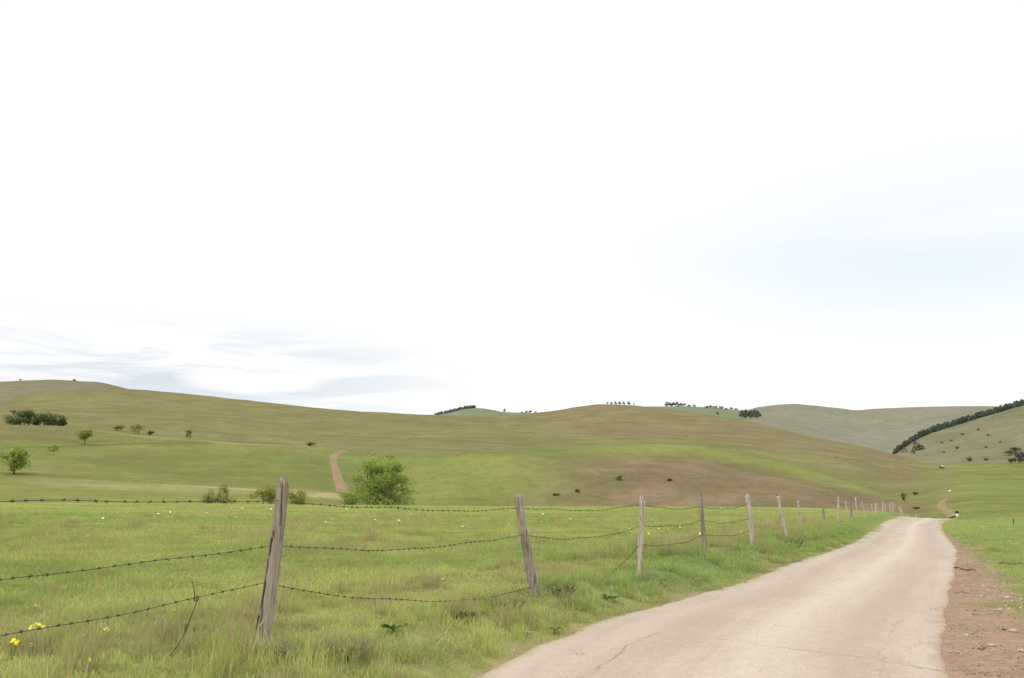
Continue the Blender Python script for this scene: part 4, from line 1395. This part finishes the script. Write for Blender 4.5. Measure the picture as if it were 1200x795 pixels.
# woods that read as one mass
def wood(name, label, P, h, seed, kind='pine', q=70, wf=.5):
    g = np.random.default_rng(seed)
    C = []; tone = []
    for x, y, z in P:
        hh = h * g.uniform(.45, 1.3)
        n = q
        t = g.uniform(.03, 1, n) ** .8
        rad = hh * wf * .5 * (1 - t) ** .7 * np.sqrt(g.uniform(.1, 1, n)) + hh * .02
        a = g.uniform(0, 6.283, n)
        C.append(np.stack([x + rad * np.cos(a), y + rad * np.sin(a), z - .3 + hh * t], 1))
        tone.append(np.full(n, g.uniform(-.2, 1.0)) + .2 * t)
    C = np.concatenate(C); tone = np.concatenate(tone)
    o = link(name, leaf_mesh(name, C, h * .24, g, .2, tone), M_LEAF[kind])
    tag(o, label, kind='stuff')


P = []
gw = np.random.default_rng(77)
for k in range(720):
    px = gw.uniform(1052, 1330)
    az = math.atan2((px - CX) / F, CP + .19 * SP)
    D8 = float(RD[9](az))
    wdt = np.interp(px, [1052, 1075, 1110, 1200, 1330], [12, 18, 24, 30, 40])
    d = D8 + 12 - wdt * gw.uniform(0, 1) ** 1.2
    x, y = d * math.sin(az), d * math.cos(az)
    P.append((x, y, gz(x, y)))
for k in range(8):           # straggling lower end
    px = gw.uniform(1062, 1092); d = 800 + gw.uniform(-30, 30)
    p = ground_at(px, d); P.append(tuple(p))
wood('pine_forest', 'dark band of forest along the ridge of the right hill', P, 4.8, 78, q=90, wf=1.25)
P = []
for k in range(150):
    px = gw.uniform(508, 556)
    p = ground_at(px, 2195 - gw.uniform(0, 1) * np.interp(px, [508, 525, 556], [120, 80, 10]))
    P.append(tuple(p))
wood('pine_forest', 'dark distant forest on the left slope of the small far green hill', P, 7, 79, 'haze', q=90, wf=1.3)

# ------------------------------------------------------------------ flowers and small things
M_PETAL = mat_plain('white_petals', (.80, .78, .64), (.7, .68, .52), 30)
M_YEL = mat_plain('yellow_petals', (.72, .58, .03), (.6, .5, .02), 30)
M_STEM = mat_plain('green_stems', (.15, .18, .06))
M_PINK = mat_plain('pink_petals', (.45, .22, .22))
M_STRAW = mat_plain('dry_straw', (.27, .235, .14), (.19, .165, .095))


def flower_clump(name, label, cat, loc, heads, rad, h, hr, mat, group, seed, petals=6):
    g = random.Random(seed)
    root = empty(name, loc, label, cat, group)
    st = MB()
    for k in range(heads):
        a = g.uniform(0, 6.28); q = rad * math.sqrt(g.random())
        b = Vector((q * .3 * math.cos(a), q * .3 * math.sin(a), -.01)); t = Vector((q * math.cos(a), q * math.sin(a), h * g.uniform(.78, 1.05)))
        st.tube([b, b.lerp(t, .5) + Vector((0, 0, .02)), t], [.0022, .002, .0016], 4)
        bl = MB()
        nz = Vector((g.uniform(-.5, .5), g.uniform(-.8, .2), 1)).normalized()
        u = nz.cross(Vector((1, 0, 0))).normalized(); w = nz.cross(u)
        for p_ in range(petals):
            an = 2 * PI * p_ / petals
            d = u * math.cos(an) + w * math.sin(an); s = u * -math.sin(an) + w * math.cos(an)
            bl.add([t, t + d * hr * .6 + s * hr * .38 + nz * hr * .2, t + d * hr + nz * hr * .25, t + d * hr * .6 - s * hr * .38 + nz * hr * .2], [(0, 1, 2, 3)])
        bl.tube([t - nz * hr * .1, t + nz * hr * .22], [hr * .25, hr * .18], 6)
        if heads <= 6 or mat is M_YEL and k < 9 or k < 9: bl.build('bloom', mat, root)
    st.build('stem', M_STEM, root)
    return root


white = [(185, 606), (199, 604), (215, 608), (233, 599), (242, 605), (271, 599), (283, 599), (277, 610), (313, 600), (365, 602), (377, 612), (389, 612), (381, 616),
         (428, 604), (406, 600), (446, 617), (439, 613), (467, 614), (481, 606), (727, 628), (737, 625), (756, 625), (772, 625), (783, 626), (797, 623), (820, 632), (836, 617),
         (841, 617), (864, 629), (868, 629), (888, 625), (548, 604), (572, 604), (845, 598), (900, 598), (690, 598), (636, 606), (317, 600), (511, 611), (596, 618), (760, 632), (542, 622), (120, 612), (668, 612), (905, 617)]
WG = 'white flowers dotted over the meadow'
wp = None
for k, (px, py) in enumerate(white):
    p = hit(px, py + 2)
    s = min(max(sz(3.2, p.y), .06), .22)
    if wp is None:
        wp = flower_clump('white_flower', 'small clump of white wildflowers in the green meadow', 'flower', p, 4, .05, .22, .045, M_PETAL, WG, 3)
        o = wp
    else: o = copy_tree(wp)
    o.location = p; f = s / .13
    o.scale = (f, f, max(.85, min(f, 1.1))); o.rotation_euler = (0, 0, random.uniform(0, 6))
yel = [(40, 735, 9, .065, 'brightest yellow flower cluster on the bottom wire at the left edge'), (14, 754, 8, .05, 'yellow flower cluster at the left edge under the bottom wire'),
       (122, 739, 6, .045, 'yellow flower cluster a little right of the brightest one'), (42, 710, 4, .025, 'small pale yellow flower above the brightest cluster'),
       (104, 776, 2, .01, 'tiny yellow flower low in the grass at bottom left'), (291, 718, 5, .05, 'faint yellow flowers just left of the nearest fence post'), (202, 717, 4, .03, 'faint yellow flower between the wires left of the nearest post'),
       (440, 702, 3, .03, 'yellow flower near the bottom wire midway between the first two posts'), (378, 697, 3, .025, 'pale yellow flower under the bottom wire right of the nearest post')]
for k, (px, py, hd, rad, lab) in enumerate(yel):
    dy_ = 20 if py > 725 else 11
    p = hit(px, py + dy_)
    h = sz(dy_ + 1, p.y)
    flower_clump('yellow_flower', lab, 'flower', p, hd, rad, h, {9: .023, 8: .017, 6: .014}.get(hd, .011), M_YEL, 'yellow flowers near the fence', 30 + k, 5)
p = hit(34, 775)
flower_clump('pink_flower', 'small pink flower below the brightest yellow cluster', 'flower', p, 2, .02, sz(18, p.y), .012, M_PINK, None, 60, 5)

# dry stalk leaning in the corner
a, b = hit(80, 796), Vector()
dx, dy, dz = ray(103, 736); k = a.y / dy; b = Vector((dx * k, a.y, CAMZ + dz * k))
m = MB(); d = b - a
m.tube([Vector((0, 0, -.05)), d * .35 + Vector((.01, 0, 0)), d * .7 + Vector((.012, 0, 0)), d], [.007, .006, .005, .003], 5)
for t, s in ((.80, .05), (.9, -.04)):
    q = d * t; m.tube([q, q + Vector((s * .5, .02, abs(s) * .5)), q + Vector((s, .03, abs(s) * .55))], [.003, .002, .0008], 4)
o = m.build('dry_stalk', M_STRAW, None, loc=a); tag(o, 'pale dry stalk leaning right in the grass at bottom left', 'stalk')

# dead dark weed beside the second post, and dry brush
def dead_weed(px, py, h, w, label, seed, mat=M_TWIG, n=46):
    g = random.Random(seed); p = hit(px, py); m = MB()
    for k in range(n):
        a = g.uniform(0, 6.28); q = w * .5 * math.sqrt(g.random()); hh = h * g.uniform(.45, 1)
        b = Vector((q * math.cos(a) * .7, q * math.sin(a) * .7, -.02)); t = Vector((q * math.cos(a) * 1.2 + g.uniform(-.05, .05), q * math.sin(a) * 1.2, hh))
        mid = b.lerp(t, .5) + Vector((g.uniform(-.03, .03), g.uniform(-.03, .03), .02))
        m.tube([b, mid, t], [.004, .003, .001], 4)
        for _ in range(2):
            e = mid + Vector((g.uniform(-.1, .1), g.uniform(-.1, .1), g.uniform(.02, .1)))
            m.tube([mid, e], [.0025, .001], 3)
    o = m.build('dead_weed', mat, None, loc=p); tag(o, label, 'weed')


dead_weed(658, 698, .17, .42, 'dark tangled dead weed just right of the second fence post', 1)
dead_weed(757, 680, .14, .35, 'straw coloured dead weed at the foot of the splintered post', 2, M_STRAW)
dead_weed(925, 641, .35, .9, 'dark dead brush on the bank below the leaning far posts', 3, M_TWIG, 70)
dead_weed(312, 772, .15, .40, 'dry straw tangle at the foot of the nearest fence post', 4, M_STRAW, 60)
dead_weed(590, 712, .13, .55, 'brownish dry weed on the bank left of the second fence post', 5, mat_plain('brown_stems', (.20, .165, .105)), 80)
dead_weed(395, 768, .12, .6, 'brownish dry weed on the bank right of the nearest fence post', 6, bpy.data.materials['brown_stems'], 80)

M_DOCK = foliage_mat('broad_weed_leaves', (.10, .15, .045), (.15, .20, .06), .3)


def leafy_weed(px, py, w, label, seed):
    g = random.Random(seed); p = hit(px, py); V = []; Fc = []
    for k in range(g.randint(9, 13)):
        a = g.uniform(0, 6.28); ln = w * g.uniform(.35, .6); up = g.uniform(.25, .8); wd = ln * g.uniform(.16, .24)
        d = Vector((math.cos(a), math.sin(a), 0)); sd_ = Vector((-d.y, d.x, 0)); o = len(V)
        for t, wf in ((0, .15), (.3, .8), (.6, 1), (.85, .6), (1, .06)):
            c = d * ln * t + Vector((0, 0, ln * up * (1.5 * t - 1.0 * t * t) + .01))
            V += [c - sd_ * wd * wf + Vector((0, 0, .02 * wf)), c, c + sd_ * wd * wf + Vector((0, 0, .02 * wf))]
        for i in range(4):
            q = o + i * 3
            Fc += [(q, q + 1, q + 4, q + 3), (q + 1, q + 2, q + 5, q + 4)]
    me = mesh_np('leafy_weed', [tuple(v) for v in V], Fc)
    sh = RNG.uniform(.3, .7, len(V)); attr_color(me, 'shade', np.stack([sh, sh * 0 + 1, sh], 1))
    o = link('leafy_weed', me, M_DOCK, None, p); tag(o, label, 'weed', 'broad leaved weeds in the verge')


leafy_weed(543, 726, .32, 'broad leaved green weed in the verge below the bottom wire', 1)
leafy_weed(716, 704, .26, 'broad leaved weed near the road edge below the splintered post', 2)
leafy_weed(462, 742, .30, 'broad leaved weed in the verge right of the nearest post', 3)
leafy_weed(775, 684, .26, 'pale broad leaved weed beside the splintered post', 4)
leafy_weed(228, 742, .30, 'broad leaved weed under the hanging loose wire', 5)
leafy_weed(648, 742, .22, 'small broad leaved weed at the road edge below the second post', 6)

# stones
M_STONE = mat_plain('pale_stone', (.32, .275, .21), (.22, .185, .135), 20)
def stone(px, py, s, label, seed, mat=M_STONE):
    g = np.random.default_rng(seed); p = hit(px, py)
    V = []; Fc = []
    for i, la in enumerate((-1.0, -.45, .1, .6, 1.1)):
        for k in range(9):
            a = 2 * PI * k / 9
            j = g.uniform(.85, 1.12)
            V.append((s * j * 1.2 * math.cos(a) * math.cos(la), s * j * .9 * math.sin(a) * math.cos(la), s * (.6 * math.sin(la) * j + .25)))
    for i in range(4):
        for k in range(9): Fc.append((i * 9 + k, i * 9 + (k + 1) % 9, i * 9 + 9 + (k + 1) % 9, i * 9 + 9 + k))
    Fc.append(tuple(range(36, 45)))
    m = MB(); m.add(V, Fc); o = m.build('stone', mat, None, loc=p); tag(o, label, 'stone')


stone(519, 681, .045, 'small pale stone in the grass left of the second fence post', 1)
stone(1113, 576, .33, 'white stone beyond the bend of the far dirt track', 2, M_PETAL)
for k, (px, py, s) in enumerate(((1181, 702, .05), (1172, 716, .04), (1188, 741, .045), (1150, 700, .03), (1163, 758, .035))):
    stone(px, py, s, ['largest pale stone on the shoulder by the grass edge at right', 'pale stone just below the largest one on the shoulder', 'rough stone at the right edge of the bare shoulder',
                      'small stone in the middle of the bare shoulder', 'stone low on the bare shoulder near the bottom right corner'][k], 10 + k)

# roadside marker: white stub with a dark top, beyond the rise on the right
p = hit(1122, 606)
root = empty('marker_post', p, 'short white roadside marker post with dark top, right of the road crest', 'marker post')
u = sz(1, p.y)
m = MB(); m.tube([(0, 0, -.1), (0, 0, 3.4 * u), (0, 0, 3.7 * u)], [1.35 * u, 1.35 * u, 1.25 * u], 12); m.build('shaft', M_PETAL, root)
m = MB(); m.tube([(0, 0, 3.7 * u), (0, 0, 6.2 * u), (0, 0, 6.8 * u)], [1.6 * u, 1.6 * u, .7 * u], 12); m.build('cap', mat_plain('black_paint', (.03, .03, .03)), root)

# thin dark stake in the right meadow
p = hit(1188, 616)
m = MB(); m.tube([(0, 0, -.2), (.01, 0, .3), (.0, 0, sz(9, p.y))], [.03, .028, .02], 8)
o = m.build('stake', M_TWIG, None, loc=p); tag(o, 'thin dark stake standing in the grass near the right edge', 'stake')

# sticks by the shoulder
def stick(a, b, r, label):
    A, B = hit(*a), hit(*b); A.z += r; B.z += r
    d = B - A
    pts = [d * t + Vector((0, .04 * math.sin(t * 6), .015 * math.sin(t * 9) + .02)) for t in (0, .2, .4, .6, .8, 1)]
    m = MB(); m.tube(pts, [r, r * 1.1, r * .9, r, r * .8, r * .4], 6)
    q = pts[2]; m.tube([q, q + d * .12 + Vector((0, .12, .05))], [r * .6, r * .2], 5)
    o = m.build('fallen_stick', M_TWIG, None, loc=A); tag(o, label, 'stick')


stick((1119, 667), (1144, 671), .014, 'dark stick lying across the bare shoulder at the road edge')
stick((1171, 662), (1199, 662), .014, 'dark stick lying in the grass at the right edge')

# small hut in the far valley
p = hit(1104, 549)
u = sz(1, p.y)
root = empty('hut', p, 'tiny dark hut with a pale roof in the far valley', 'hut')
root.rotation_euler = (0, 0, .35)
w, dpt, hh = 2.3 * u, 1.6 * u, 1.7 * u
m = MB()
m.add([(-w, -dpt, -.3), (w, -dpt, -.3), (w, dpt, -.3), (-w, dpt, -.3), (-w, -dpt, hh), (w, -dpt, hh), (w, dpt, hh), (-w, dpt, hh), (-w, 0, hh + 1.2 * u), (w, 0, hh + 1.2 * u)],
      [(0, 1, 5, 4), (1, 2, 6, 9, 5), (2, 3, 7, 6), (3, 0, 4, 8, 7)])
m.build('wall', M_TWIG, root, smooth=False)
m = MB(); e = .35 * u
for sy in (-1, 1):
    a = Vector((0, sy * (dpt + e), hh - .12 * u)); b = Vector((0, 0, hh + 1.3 * u)); th = Vector((0, 0, .2 * u))
    x0, x1 = Vector((-w - e, 0, 0)), Vector((w + e, 0, 0))
    m.add([a + x0, a + x1, b + x1, b + x0, a + x0 + th, a + x1 + th, b + x1 + th, b + x0 + th], [(0, 1, 2, 3), (4, 5, 6, 7), (0, 1, 5, 4), (1, 2, 6, 5), (2, 3, 7, 6), (3, 0, 4, 7)])
m.build('roof', mat_plain('pale_roof', (.33, .30, .25)), root, smooth=False)
m = MB(); m.add([(-.4 * u, -dpt - .03, 0), (.4 * u, -dpt - .03, 0), (.4 * u, -dpt - .03, 1.3 * u), (-.4 * u, -dpt - .03, 1.3 * u)], [(0, 1, 2, 3)])
m.build('door', M_BARK, root, smooth=False)

# ------------------------------------------------------------------ render settings
scene.view_settings.view_transform = 'Standard'
scene.view_settings.look = 'None'
scene.view_settings.exposure = 0
scene.render.engine = 'CYCLES'
scene.cycles.max_bounces = 6
scene.cycles.use_denoising = True
